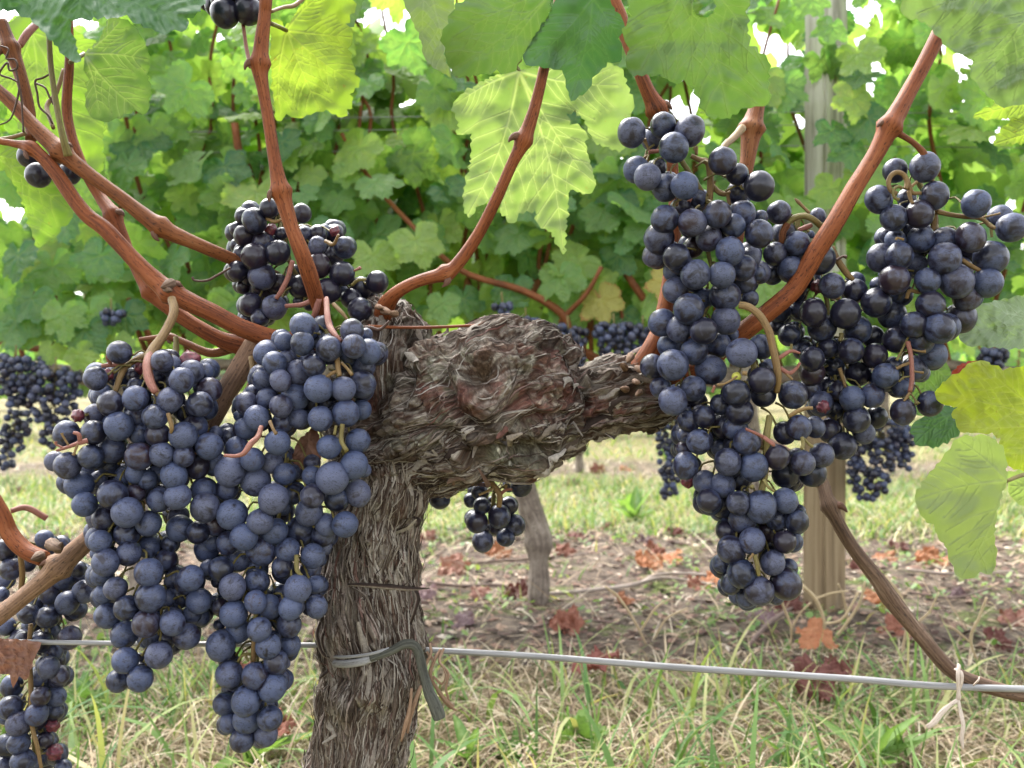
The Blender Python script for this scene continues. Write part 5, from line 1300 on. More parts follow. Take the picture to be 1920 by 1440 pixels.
dl2 = hero_leaf([(556, 830), (590, 798), (600, 820), (604, 850), (596, 868), (566, 880), (548, 862)], (580, 800), [(570, 870)], .532, mL_dead, None, wave=.004, seed=25, crumple=.008, teeth=(2, 14), name='dead_leaf')
dl2.parent = None; dl2.location = (0, 0, 0)
tag(dl2, 'red-brown dead leaf caught inside the bunch before the trunk', 'dead leaf')
# ------------------------------------------------------------------ the rows behind
M['inner_leaf'] = mat_leaf('inner_leaf', [(0.2, (.085, .19, .05)), (.5, (.15, .26, .06)), (.8, (.22, .32, .07))], (.2, .28, .1), trans=(2.0, 2.05, .85), tfac=.62, rnd=False)
ROW_LEAVES = [generic_leaf(s, M['row_leaf'], .075, fold=R.uniform(.05, .45), wave=R.uniform(.10, .22), curl=R.uniform(0, .35)) for s in range(12)]
mL_yrow = mat_leaf('yellowed_leaf', [(0, (.24, .24, .05)), (1, (.34, .27, .06))], (.34, .32, .12), tfac=.4, spots=(.26, .14, .04))
YELLOW_LEAF = generic_leaf(51, mL_yrow, .07)
M['row_bark'] = mat_stem('row_bark', [(0.32, (.045, .033, .026)), (0.46, (.14, .11, .088)), (0.58, (.24, .20, .165)), (0.75, (.36, .31, .27))], .85, 3.2, 1.0)

rl = np.random.RandomState(21)
GAPS = [(350, 128, 34), (745, 55, 36), (768, 170, 20), (740, 200, 14), (1272, 205, 34), (1478, 95, 44), (1625, 70, 36), (1650, 170, 20), (1820, 100, 16), (420, 60, 16), (1330, 255, 24), (640, 120, 16), (700, 20, 26), (1255, 130, 20), (1690, 140, 18), (250, 265, 14), (160, 235, 22), (480, 170, 10), (1860, 235, 16)]
def gapped(px, py, size_px):
    for a, b, r in GAPS:
        if math.hypot(px - a, py - b) < r + size_px * .18: return True
    return False

def scatter_leaves(parent, x0, x1, Y0, Y1, n, z0, z1, meshes, smin_, smax_, rs, gaps=False, dens_top=1.0):
    k = 0; guard = 0
    while k < n and guard < n * 20:
        guard += 1
        z = rs.uniform(z0, z1)
        if rs.rand() > 1 - (1 - dens_top) * ((z - z0) / (z1 - z0)): continue
        c = Vector((rs.uniform(x0, x1), rs.uniform(Y0, Y1), z))
        s = rs.uniform(smin_, smax_)
        nrm = Vector((rs.normal(0, .55), -1 + rs.normal(0, .35), .62 + rs.normal(0, .45)))
        if rs.rand() < .18: nrm.y *= -1
        tip = Vector((rs.normal(0, .75), -.2, -1))
        if gaps:
            ctr = c + tip.normalized() * s * .45
            px = 960 + ctr.x / ctr.y * F; py = 720 - (ctr.z - CAMH) / ctr.y * F
            if gapped(px, py, s / ctr.y * F): continue
        o = bpy.data.objects.new('leaf', meshes[rs.randint(len(meshes))]); COL.objects.link(o)
        o.parent = parent
        orient(o, c - parent.location, nrm, tip, s)
        k += 1

def far_bunch(px0, py0, px1, py1, wpx, n, Y, label, group, rs, name='grape_bunch'):
    """a hanging cluster between two pixels at depth Y; every berry an object"""
    a, b = at(px0, py0, Y), at(px1, py1, Y)
    T = thing(name, a, label, 'grape bunch', group)
    w = wpx * .5 * Y / F
    pts = []
    tries = 0
    while len(pts) < n and tries < n * 60:
        tries += 1
        s = rs.uniform(0, 1)
        rad = w * (1.05 - .62 * s ** 1.2) * (1 - max(0, .12 - s) * 3)
        ang = rs.uniform(0, 6.283); q = rad * math.sqrt(rs.uniform(0, 1))
        p = a.lerp(b, s) + Vector((math.cos(ang) * q, math.sin(ang) * q * .8, 0))
        if all((p - o_).length > .0115 for o_ in pts): pts.append(p)
    for p in pts:
        put_grape(GRAPES_FAR[rs.randint(4)], p, rs.uniform(.0062, .0078), T, float(np.clip(rs.normal(.5, .2), .05, 1)), rs)
    mb = MB(); tube(mb, [(*(a + Vector((0, 0, .02))), .0016), (*a.lerp(b, .5), .0014), (*b, .0007)], sides=5)
    for p in pts[::2]:
        s = max(0, min(1, (a.z - p.z) / max(a.z - b.z, 1e-4))); q = a.lerp(b, max(0, s - .08))
        tube(mb, [(*p, .0009), (*((p + q) / 2), .0007), (*q, .0009)], per=1, sides=4)
    mb.build('stem', M['green_stem'], T)
    return T

ROW2 = 1.86
def back_vine(px_base, label, seed, Y=ROW2, xw=.52, nleaf=295, detail=True, gaps=True, z0=.57, z1=1.40, lean=0, dens=.80):
    rs = np.random.RandomState(seed)
    base = at(px_base, 720 + CAMH * F / Y, Y); base.z = 0
    T = thing('grape_vine', base, label, 'grape vine', 'vines of the row behind' if Y < 3 else 'vines of the third row')
    x = base.x
    hz = .47
    mb = MB()
    tube(mb, [(x, Y, -.03, .024), (x + .004, Y, .04, .026), (x + .002, Y, .09, .023), (x + .003, Y, .125, .034), (x - .004, Y, .16, .030), (x - .012 + lean, Y, .24, .026), (x - .03 + lean, Y, .34, .028), (x - .035 + lean, Y, .42, .036), (x - .03 + lean, Y, hz, .040), (x - .03 + lean, Y, hz + .04, .020)], per=6, sides=22 if detail else 9, bump=.14, ridges=.16, seed=seed)
    for q_ in mb.v: q_[:, 0] = x + (q_[:, 0] - x) * .86
    tr = mb.build('trunk', M['row_bark'], T)
    hx = x - .03 + lean
    for sg in (-1, 1):
        mb = MB()
        tube(mb, [(hx, Y, hz, .026), (hx + sg * .10, Y - .01, hz + .01, .018), (hx + sg * .26, Y, hz + .035, .009), (hx + sg * .45, Y, hz + .01, .008)], sides=10, bump=.15, ridges=.12, seed=seed + sg)
        mb.build('arm', M['row_bark'], T)
    for k in range(9 if detail else 4):
        s = rs.uniform(-.46, .46)
        p = Vector((hx + s, Y + rs.uniform(-.03, .03), hz + .02)); mb = MB(); pts = []
        dx = rs.normal(0, .10); dy = rs.normal(0, .06); wob_ = rs.uniform(0, 6)
        for j in range(7):
            f_ = j / 6
            pts.append((p.x + dx * f_ + .018 * math.sin(j * 2.1 + wob_), p.y + dy * f_, p.z + f_ * rs.uniform(.72, .80), .0058 * (1 - .45 * f_)))
        tube(mb, pts, per=4, sides=8, bump=.08, seed=k)
        mb.build('cane', M['cane'], T)
    scatter_leaves(T, x - xw, x + xw, Y - .20, Y + .20, nleaf, z0, z1, ROW_LEAVES, .032, .080, rs, gaps, dens)
    if detail:
        lf_ = leaf_outline(np.random.RandomState(seed + 400), n=44); V_, Fc_, n_0 = [], [], 0
        for k in range(215):                            # the inner leaves of the hedge, too hidden to pick apart
            c = np.array([rs.uniform(x - xw, x + xw), Y + rs.uniform(.10, .34), rs.uniform(z0, z1 - .10)])
            px = 960 + c[0] / c[1] * F; py = 720 - (c[2] - CAMH) / c[1] * F
            if gapped(px, py, 30): continue
            nn = np.array([rs.normal(0, .5), -1, .5 + rs.normal(0, .4)]); nn /= np.linalg.norm(nn)
            tp = np.array([rs.normal(0, .7), 0, -1.]); tp -= nn * (tp @ nn); tp /= np.linalg.norm(tp); xx = np.cross(tp, nn)
            s_ = rs.uniform(.05, .078)
            bowl = (lf_ ** 2).sum(1)[:, None] * nn * rs.uniform(-.25, .1)
            V_.append(c + (lf_[:, :1] * xx + lf_[:, 1:] * tp + bowl) * s_); V_.append((c + nn * .004)[None])
            m_n = len(lf_); Fc_ += [[n_0 + q, n_0 + (q + 1) % m_n, n_0 + m_n] for q in range(m_n)]; n_0 += m_n + 1
        V_ = np.concatenate(V_)
        o = link('inner_leaves', mesh_np('inner_leaves', V_, Fc_, {'vein': np.zeros(len(V_)), 'cell': np.ones(len(V_)), 'edge': np.zeros(len(V_))}, True, M['inner_leaf']), T); tag(o, kind='stuff')
        for k in range(1 if seed in (3, 8) else 0):
            o = bpy.data.objects.new('leaf', YELLOW_LEAF); COL.objects.link(o); o.parent = T; o['label'] = 'yellowed leaf with brown edge'
            orient(o, Vector((x + rs.uniform(-.4, .4), Y - .2, rs.uniform(.56, .68))) - T.location, (rs.normal(0, .4), -1, .3), (rs.normal(0, .5), 0, -1), .05)
    return T

back_vine(1008, 'vine of the next row with the slim trunk standing right of the thick one', 1, lean=-.02)
back_vine(262, 'vine of the next row hidden behind the wide left bunch', 2)
back_vine(1990, 'vine of the next row just beyond the right edge, its leaves behind the rightmost bunch', 3, nleaf=295)
back_vine(655, 'vine of the next row hidden behind the thick trunk', 7)
back_vine(1415, 'vine of the next row hidden behind the lowest right bunch', 8)
back_vine(-560, 'vine of the next row beyond the left edge', 4, nleaf=130, gaps=False, detail=False)
back_vine(2500, 'vine of the next row beyond the right edge', 5, nleaf=130, gaps=False, detail=False)
# low leaves that hang in front of the fruit at left
lowv = [o for o in bpy.data.objects if o.get('label', '').startswith('vine of the next row hidden')][0]
for px, py, s, Y, tx, ny in [(118, 590, .070, 1.60, .15, .2), (150, 665, .050, 1.60, .6, .1), (96, 655, .046, 1.62, -.1, .5), (60, 560, .075, 1.62, -.4, .3), (205, 545, .07, 1.7, .3, .4), (20, 620, .06, 1.65, -.5, .2), (250, 560, .07, 1.75, .2, .3), (35, 480, .08, 1.62, .3, .4), (190, 480, .08, 1.64, -.3, .3), (300, 500, .08, 1.7, .2, .5), (100, 500, .085, 1.66, .1, .3), (30, 600, .08, 1.62, .2, .3), (70, 600, .08, 1.64, -.2, .3), (170, 590, .085, 1.63, .2, .3), (160, 620, .08, 1.62, -.3, .3), (235, 590, .07, 1.66, .2, .3), (10, 560, .08, 1.64, .3, .3), (215, 640, .06, 1.63, -.2, .3)]:
    o = bpy.data.objects.new('leaf', ROW_LEAVES[R.randrange(12)]); COL.objects.link(o); o.parent = lowv
    orient(o, at(px, py, Y) - lowv.location, (R.gauss(0, .3), -1, ny), (tx, 0, -1), s * .72)
mid = [o for o in bpy.data.objects if o.get('label', '').startswith('vine of the next row with the slim')][0]
for px, py, s, Y, tx in [(1125, 560, .075, 1.68, .3), (830, 570, .06, 1.66, .1), (1170, 590, .06, 1.7, -.2), (700, 480, .08, 1.62, .2), (620, 440, .08, 1.65, -.3), (780, 450, .085, 1.62, .3), (870, 560, .07, 1.72, .2), (960, 540, .075, 1.7, -.2), (1050, 520, .08, 1.68, .2), (1160, 480, .08, 1.7, 0), (720, 560, .07, 1.7, -.2)]:
    o = bpy.data.objects.new('leaf', YELLOW_LEAF if px == 1125 else ROW_LEAVES[R.randrange(12)]); COL.objects.link(o); o.parent = mid
    orient(o, at(px, py, Y) - mid.location, (R.gauss(0, .3), -1, .3), (tx, 0, -1), s * .72)
rpost = [o for o in bpy.data.objects if o.get('label', '').startswith('vine of the next row hidden behind the lowest')][0]
for px, py, s, tx in [(1520, 18, .06, .3), (1560, 70, .055, -.3), (1600, 205, .075, -.2), (1560, 265, .06, .1), (1600, 300, .07, -.3), (1610, 120, .07, .4), (1470, 180, .075, 0), (1630, 240, .08, .2), (1620, 350, .075, -.2)]:
    o = bpy.data.objects.new('leaf', ROW_LEAVES[R.randrange(12)]); COL.objects.link(o); o.parent = rpost
    orient(o, at(px, py - 20, 1.69) - rpost.location, (R.gauss(0, .4), -1, .35), (tx, 0, -1), s * .78)
# the bare canes seen above the fruit between the head and the right bunch
for rows in ([(640, 250, 8, 1.72), (690, 330, 9, 1.72), (760, 410, 10, 1.70), (860, 505, 12, 1.68), (980, 545, 14, 1.68), (1050, 585, 16, 1.69), (1068, 620, 14, 1.70), (1080, 650, 18, 1.72), (1150, 690, 22, 1.74)], [(1128, 500, 8, 1.66), (1100, 550, 9, 1.67), (1062, 590, 11, 1.69), (1040, 620, 9, 1.72)],
             [(1165, 500, 14, 1.7), (1200, 550, 15, 1.7), (1230, 590, 14, 1.7)], [(1160, 565, 7, 1.7), (1165, 600, 8, 1.7), (1140, 650, 10, 1.72)], [(440, 230, 14, 1.7), (450, 330, 15, 1.72), (438, 450, 15, 1.74), (440, 560, 15, 1.78)]):
    wire('cane', rows, M['cane'], mid, sides=8, bump=.08)
for rows in ([(60, 545, 9, 1.66), (75, 600, 11, 1.66), (92, 640, 14, 1.67), (130, 662, 16, 1.68), (170, 668, 14, 1.7)], [(240, 560, 10, 1.7), (275, 620, 12, 1.7), (285, 660, 12, 1.72)], [(100, 520, 7, 1.66), (104, 570, 8, 1.66), (96, 630, 9, 1.67)], [(0, 640, 14, 1.75), (60, 652, 14, 1.75), (110, 660, 14, 1.74)]):
    wire('cane', rows, M['cane'], lowv, sides=8, bump=.08)

G2 = 'grape bunches of the row behind'
rb = np.random.RandomState(3)
for a in [(30, 668, 40, 760, 105, 80, 1.60, 'wide dark bunch of the row behind, upper one at the left edge'), (105, 690, 100, 838, 100, 110, 1.60, 'dark bunch of the row behind, left of the withered red stalk tip'), (38, 770, 8, 880, 60, 45, 1.76, 'lower dark bunch of the row behind at the left edge'),
          (1064, 612, 1072, 722, 84, 75, 1.60, 'distant bunch hanging just right of the knotted head'), (1150, 608, 1160, 700, 84, 70, 1.61, 'distant bunch half hidden by the end of the arm'), (1205, 612, 1208, 690, 60, 40, 1.62, 'distant bunch between the arm and the tall right bunch'),
          (1262, 770, 1256, 932, 66, 95, 1.78, 'long narrow distant bunch left of the lowest right bunch'), (1655, 790, 1632, 935, 100, 120, 1.72, 'broad distant bunch with a thin tail right of the square post'), (1602, 850, 1600, 920, 26, 20, 1.74, 'small distant cluster against the right side of the post'),
          (1690, 800, 1696, 880, 44, 34, 1.73, 'short distant cluster under the rightmost bunch'), (940, 568, 948, 590, 44, 9, 1.6, 'few far berries among the leaves above the head'), (985, 598, 990, 625, 46, 18, 1.6, 'small far cluster touching the top of the head'),
          (208, 580, 210, 606, 52, 13, 1.62, 'tiny dark cluster among leaves at left'), (1864, 656, 1862, 690, 62, 26, 1.6, 'dark cluster above the red edged leaf')]:
    far_bunch(*a, G2, rb)

# ------------------------------------------------------------------ post and wires of the row behind
t = NT('weathered_post')
tcn = t.n('TexCoord').outputs['Object']
st = t.noise(vec_scale(t, tcn, (60, 60, 2.2)), 1.0, 6, .7, .4)
bl = t.noise(vec_scale(t, tcn, (14, 14, 4)), 1.0, 4, .6)
sz = t.n('SeparateXYZ'); t.l(tcn, sz.inputs[0])
up = t.ramp(t.math('ADD', sz.outputs[2], t.math('MULTIPLY', t.math('SUBTRACT', bl, .5), .5)), [(0.38, 0.0), (0.62, 1.0)])
tan = t.ramp(st, [(0.3, (.11, .078, .045)), (0.5, (.21, .155, .092)), (0.7, (.29, .23, .145))])
gry = t.ramp(st, [(0.3, (.14, .125, .115)), (0.46, (.36, .335, .315)), (0.62, (.50, .475, .455))])
cc = t.mix(up, tan, gry)
cc = t.mix(t.ramp(bl, [(0.60, 0.0), (0.72, .8)]), cc, (.10, .085, .07))
M['post'] = t.done(t.principled(cc, .85, .2, t.bump(st, .6, .004)))
PY = 1.80
pb = at(1545, 720 + CAMH * F / PY, PY); pb.z = 0
PT = thing('wooden_post', pb, 'weathered square wooden post, grey above and tan below, behind the right bunches', 'post')
bm = bmesh.new()
bmesh.ops.create_cube(bm, size=1)
for v in bm.verts:
    v.co.x *= .066; v.co.y *= .060; v.co.z = (v.co.z + .5) * 1.34 - .06
bmesh.ops.bevel(bm, geom=[e for e in bm.edges], offset=.006, segments=2, affect='EDGES')
bmesh.ops.subdivide_edges(bm, edges=[e for e in bm.edges if abs(e.verts[0].co.z - e.verts[1].co.z) > .5], cuts=26)
for v in bm.verts:
    w = mnoise.noise(Vector((v.co.x * 8, v.co.y * 8, v.co.z * 2.4))); v.co.x += .004 * w + .003 * mnoise.noise(Vector((v.co.z * 9, 3, 1))); v.co.y += .004 * w
    # the lean of the post: it is not quite plumb
    v.co.x += .004 * v.co.z
me = bpy.data.meshes.new('shaft'); bm.to_mesh(me); bm.free(); me.materials.append(M['post'])
o = bpy.data.objects.new('shaft', me); COL.objects.link(o); o.parent = PT; o.rotation_euler = (0, 0, math.radians(28))
t = NT('galvanised_wire')
v_ = t.attr('tc', 'Vector')
wn_ = t.noise(vec_scale(t, v_, (1, 1, .4)), 1.0, 3, .6)
M['wire'] = t.done(t.principled(t.ramp(wn_, [(0.35, (.15, .15, .152)), (0.65, (.27, .27, .275))]), .5, .4, t.bump(wn_, .2, .0005), Metallic=.0))
for zpx, lab in [(212, 'upper thin wire of the row behind, fixed to the post'), (236, 'lower of the two thin wires near the top of the row behind'), (275, 'thin wire of the row behind stretched through the leaves')]:
    m_ = MB(); z = at(0, zpx, 1.84).z
    tube(m_, [(-2.4, 1.86, z - .01, .0011), (-.6, 1.84, z - .012, .0011), (.65, 1.835, z, .0011), (2.4, 1.86, z - .02, .0011)], per=8, sides=6)
    o = m_.build('wire', M['wire']); tag(o, lab, 'wire', 'thin trellis wires of the row behind')
m_ = MB(); z = at(0, 1128, 1.88).z + .235
tube(m_, [(-2.4, 1.87, .265, .0013), (0, 1.868, .27, .0013), (2.4, 1.87, .265, .0013)], per=8, sides=6)

# ------------------------------------------------------------------ third row and farther rows
Y3 = 4.55
for k, (px, lab) in enumerate([(1085, 'third row vine with the trunk seen under the right arm of the head'), (700, 'third row vine behind the thick trunk'), (330, 'third row vine behind the wide left bunch'), (-40, 'third row vine at the left edge'), (1420, 'third row vine behind the lowest right bunch'), (1668, 'third row vine with the pale trunk right of the post'), (1985, 'third row vine at the right edge')]):
    back_vine(px, lab, 60 + k, Y3, .56, 120, False, False, .52, 1.25, 0, .75)
    if k in (0, 2, 3, 5):
        X0 = px
        for j in range(3):
            q = X0 + R.uniform(-110, 110)
            far_bunch(q, 690, q + 3, 735, 34, 22, Y3 - .22, ('far bunch of the third row near the ' + ['trunk under the arm', '', 'wide left bunch', 'left edge', '', 'pale trunk'][k]) + [', left', ', middle', ', right'][j], 'grape bunches of the third row', rb)
# the rows beyond read as one mass of leaves
vv = []; ff = []; rr_ = np.random.RandomState(8)
nfar = 0; V_ = []; Fc = []; vein_ = []
me0 = ROW_LEAVES[0]
lf = leaf_outline(np.random.RandomState(2), n=26)
for row in (8.0, 11.5, 15.5, 22):
    for k in range(2600):
        c = np.array([rr_.uniform(-row * .85, row * .85), row + rr_.uniform(-.3, .3), rr_.uniform(.4, 1.3)])
        n_ = np.array([rr_.normal(0, .6), -1, .4 + rr_.normal(0, .5)]); n_ /= np.linalg.norm(n_)
        tp = np.array([rr_.normal(0, .7), 0, -1.]); tp -= n_ * (tp @ n_); tp /= np.linalg.norm(tp); xx = np.cross(tp, n_)
        s = rr_.uniform(.07, .13) * (1 if row < 12 else 1.5)
        P_ = c + (lf[:, :1] * xx + lf[:, 1:] * tp) * s
        Fc.append(list(range(nfar, nfar + len(lf)))); V_.append(P_); nfar += len(lf)
V_ = np.concatenate(V_)
M['far_mass'] = mat_leaf('far_row_leaves', [(0.2, (.040, .110, .032)), (.8, (.12, .19, .045))], (.2, .25, .1), tfac=.4, rnd=False)
o = link('distant_vine_rows', mesh_np('distant_vine_rows', V_, Fc, {'vein': np.zeros(len(V_)), 'cell': np.ones(len(V_))}, False, M['far_mass']))
tag(o, 'leafy mass of the vine rows farther off', 'foliage', None, 'stuff')
# ------------------------------------------------------------------ the wire in front, its ties
m_ = MB()
tube(m_, pxp([(-260, 1201, 9.5, .572), (0, 1203, 9.5, .570), (210, 1206, 9.5, .568), (420, 1208, 10, .566), (600, 1210, 10, .566), (645, 1214, 10, .585), (700, 1216, 10, .60), (760, 1217, 10, .592), (806, 1219, 11, .580), (1000, 1230, 12, .575), (1280, 1252, 13, .560), (1600, 1273, 13, .556), (1800, 1288, 13, .552), (2260, 1300, 13, .55)]), per=8, sides=9)
tag(m_.build('wire', M['wire']), 'grey galvanised wire running across the picture behind the trunk', 'wire')
M['tie_tube'] = mat_stem('old_tie_tube', [(0.32, (.022, .022, .018)), (0.46, (.055, .056, .046)), (0.60, (.095, .098, .080)), (0.75, (.18, .185, .15))], .8, 2.0, .9)
M['tie_band'] = mat_stem('grey_tie_band', [(0.3, (.16, .16, .16)), (0.5, (.26, .26, .265)), (0.7, (.36, .36, .37))], .5, 2.0, .3)
TI = thing('vine_tie', at(700, 1235, .545), 'old grey rubber tie hugging the trunk and hooked over the wire', 'tie')
m_ = MB(); tube(m_, pxp([(606, 1236, 11, .585), (614, 1241, 14, .568), (640, 1245, 15, .553), (672, 1242, 15, .546), (705, 1232, 14, .544)]), sides=10, flat=.6, bump=.06); m_.build('band', M['tie_band'], TI)
m_ = MB(); tube(m_, pxp([(612, 1228, 5, .57), (640, 1232, 6, .551), (690, 1227, 6, .543), (730, 1216, 6, .543)]), sides=7, flat=.7); m_.build('band', M['tie_band'], TI)
m_ = MB(); tube(m_, pxp([(695, 1235, 13, .544), (730, 1222, 15, .543), (760, 1208, 17, .544), (778, 1212, 18, .546), (788, 1234, 18, .546), (794, 1262, 18, .545), (804, 1296, 21, .543), (818, 1328, 25, .541), (824, 1346, 24, .541)]), per=8, sides=14, bump=.16); m_.build('hook', M['tie_tube'], TI)
M['raffia'] = mat_stem('dry_raffia', [(0.3, (.10, .05, .03)), (0.46, (.22, .13, .08)), (0.6, (.36, .26, .18)), (0.75, (.5, .42, .33))], .7)
TR = thing('dry_tie', at(815, 1230, .56), 'frayed dry brown binding hanging from the wire beside the trunk', 'tie')
for rows in ([(800, 1222, 5, .57), (812, 1240, 6, .567), (806, 1262, 6, .565), (818, 1290, 6, .562), (838, 1320, 6, .56), (856, 1332, 4, .56)], [(832, 1216, 5, .57), (824, 1240, 6, .565), (840, 1262, 6, .562), (836, 1290, 6, .56), (842, 1314, 5, .56)], [(826, 1218, 6, .57), (816, 1236, 6, .565), (808, 1266, 5, .563), (826, 1300, 6, .56), (850, 1326, 7, .558)],
             [(806, 1206, 5, .57), (808, 1226, 6, .567), (798, 1250, 5, .565), (806, 1280, 5, .562)], [(812, 1268, 5, .56), (828, 1282, 5, .558), (836, 1268, 5, .558), (830, 1250, 4, .56)], [(772, 1290, 5, .555), (768, 1330, 8, .553), (760, 1360, 9, .552), (752, 1390, 4, .552)], [(790, 1285, 7, .56), (780, 1310, 9, .557), (770, 1345, 7, .555), (764, 1375, 4, .554)]):
    m_ = MB(); tube(m_, pxp(rows), sides=6, flat=.55, bump=.2, seed=rows[0][0]); m_.build('strand', M['raffia'], TR)
M['twine'] = mat_stem('pale_twine', [(0.3, (.34, .25, .20)), (0.5, (.50, .42, .36)), (0.7, (.62, .56, .50))], .75)
TW = thing('twine_tie', at(1797, 1280, .545), 'pale paper twine knotted round the old cane and the wire, ends dangling', 'tie')
for rows in ([(1798, 1246, 9, .545), (1796, 1265, 9, .54), (1797, 1290, 9, .542), (1798, 1312, 9, .543)], [(1790, 1254, 6, .545), (1802, 1262, 8, .541), (1803, 1280, 7, .541), (1796, 1300, 7, .543), (1796, 1316, 8, .543)], [(1797, 1312, 8, .543), (1782, 1322, 9, .542), (1766, 1336, 12, .541), (1752, 1354, 13, .54), (1738, 1364, 10, .54)], [(1797, 1312, 7, .543), (1801, 1335, 9, .542), (1806, 1360, 10, .541), (1803, 1385, 9, .541), (1806, 1404, 4, .541)], [(1826, 1284, 6, .548), (1834, 1276, 7, .541), (1836, 1270, 5, .545)]):
    m_ = MB(); tube(m_, pxp(rows), sides=7, flat=.5, bump=.15, seed=rows[0][0]); m_.build('strand', M['twine'], TW)

# ------------------------------------------------------------------ grass, straw, seedlings
rg = np.random.RandomState(17)
def ribbons(n, pos, length, width, lean, droop, rnd, rs, seg=4):
    """n curved blades, vectorised"""
    az = rs.uniform(0, 2 * math.pi, n)
    d = np.stack([np.cos(az), np.sin(az), np.zeros(n)], 1)
    side = np.stack([-np.sin(az), np.cos(az), np.zeros(n)], 1)
    tw = rs.uniform(-1, 1, n)[:, None]
    side = side * np.cos(tw) + d * np.sin(tw)
    V = []
    for k in range(seg + 1):
        s = k / seg
        ang = lean + droop * s
        p = pos + d * (length * s * np.sin(ang))[:, None] + np.array([0, 0, 1.0]) * (length * s * np.cos(ang))[:, None]
        w = width * (1 - s ** 2.2) * .5 + .0002
        V += [p - side * w[:, None], p + side * w[:, None]]
    V = np.stack(V, 1)                         # n, 2*(seg+1), 3
    m = 2 * (seg + 1)
    base = (np.arange(n) * m)[:, None]
    Fq = np.concatenate([base + np.array([2 * k, 2 * k + 1, 2 * k + 3, 2 * k + 2]) for k in range(seg)], 0)
    return V.reshape(-1, 3), Fq, np.repeat(rnd, m)

def place(n, y0, y1, rs, spread=1.0, clump=None):
    y = rs.uniform(y0, y1, n); x = rs.uniform(-1, 1, n) * (y * .62 + .35) * spread
    if clump is not None:
        k = pnoise(np.stack([x * clump, y * clump, np.full(n, 3.3)], 1)) + .25 * rs.normal(size=n) > .05
        x, y = x[k], y[k]
    return np.stack([x, y, ground_h(x, y) - .004], 1)

mG = mat_rnd('grass_blade', [(0.0, (.055, .125, .035)), (.3, (.105, .195, .060)), (.55, (.17, .265, .085)), (.78, (.28, .32, .13)), (1, (.42, .37, .21))], .5, .35)
mS = mat_rnd('dry_straw', [(0.0, (.10, .068, .045)), (.25, (.22, .155, .10)), (.55, (.38, .29, .19)), (.8, (.51, .42, .29)), (1, (.62, .55, .43))], .65, .2, (1, 1, 1))
def grass(name, lab, P, L, W, lean, droop, mat, rs, seg=4):
    n = len(P)
    v, f, r = ribbons(n, P, rs.uniform(*L, n), rs.uniform(*W, n), np.abs(rs.normal(lean, .25, n)), np.abs(rs.normal(droop, .35, n)), rs.rand(n), rs, seg)
    o = link(name, mesh_np(name, v, f, {'rnd': r}, True, mat)); tag(o, lab, 'grass', None, 'stuff')
grass('green_grass', 'fresh green grass blades in the strip before the next row', place(5200, .72, 1.36, rg, 1, 4.0), (.05, .14), (.0022, .0045), .35, .6, mG, rg, 5)
grass('broad_grass', 'broad pale green grass blades near the trunk foot', place(600, .75, 1.28, rg, 1, 3.0), (.08, .20), (.005, .009), .3, .8, mG, rg, 6)
grass('dry_grass', 'dry tan grass tangled in the strip before the next row', place(11000, .72, 1.44, rg), (.05, .13), (.0012, .0028), .9, .9, mS, rg, 5)
grass('short_dry_grass', 'short bleached grass under the green blades', place(8000, .72, 1.50, rg), (.03, .08), (.0012, .0026), .6, 1.0, mS, rg, 4)
grass('sparse_straw', 'straw scattered over the bare soil', place(6500, 1.45, 2.8, rg), (.05, .18), (.0012, .0028), 1.45, .25, mS, rg, 4)
grass('soil_seedling_blades', 'thin green blades on the bare soil', place(900, 1.6, 2.9, rg, 1, 5.0), (.02, .06), (.003, .006), .4, .6, mG, rg, 4)
grass('alley_grass', 'bright green grass of the alley behind the next row', place(17000, 2.62, 4.2, rg), (.04, .11), (.003, .006), .45, .7, mG, rg, 3)
grass('alley_straw', 'dry grass mixed into the alley', place(9000, 2.55, 5.2, rg), (.04, .12), (.002, .005), .9, .7, mS, rg, 3)
grass('far_grass', 'grass of the farther alleys', place(9000, 5.2, 12, rg), (.05, .12), (.006, .014), .5, .7, mG, rg, 3)
# seedlings: tiny round paired leaves
P = place(2300, 1.3, 3.0, rg, 1, 3.2)
vv = []; fc = []; rr2 = []; n0 = 0
for p in P:
    for j in range(rg.randint(2, 6)):
        c = p + np.array([rg.normal(0, .010), rg.normal(0, .010), rg.uniform(.006, .022)]); s = rg.uniform(.003, .008)
        a0 = rg.uniform(0, 6.28); tl = rg.normal(0, .5, 2)
        for k in range(6):
            a = a0 + k * math.pi / 3; x_, y_ = math.cos(a) * s, math.sin(a) * s * .8
            vv.append(c + np.array([x_, y_, tl[0] * x_ + tl[1] * y_]))
        fc.append(list(range(n0, n0 + 6))); n0 += 6; rr2 += [rg.uniform(.1, .75)] * 6
o = link('seedlings', mesh_np('seedlings', np.array(vv), fc, {'rnd': np.array(rr2)}, False, mG)); tag(o, 'tiny green seedlings dotted over the soil', 'seedlings', None, 'stuff')
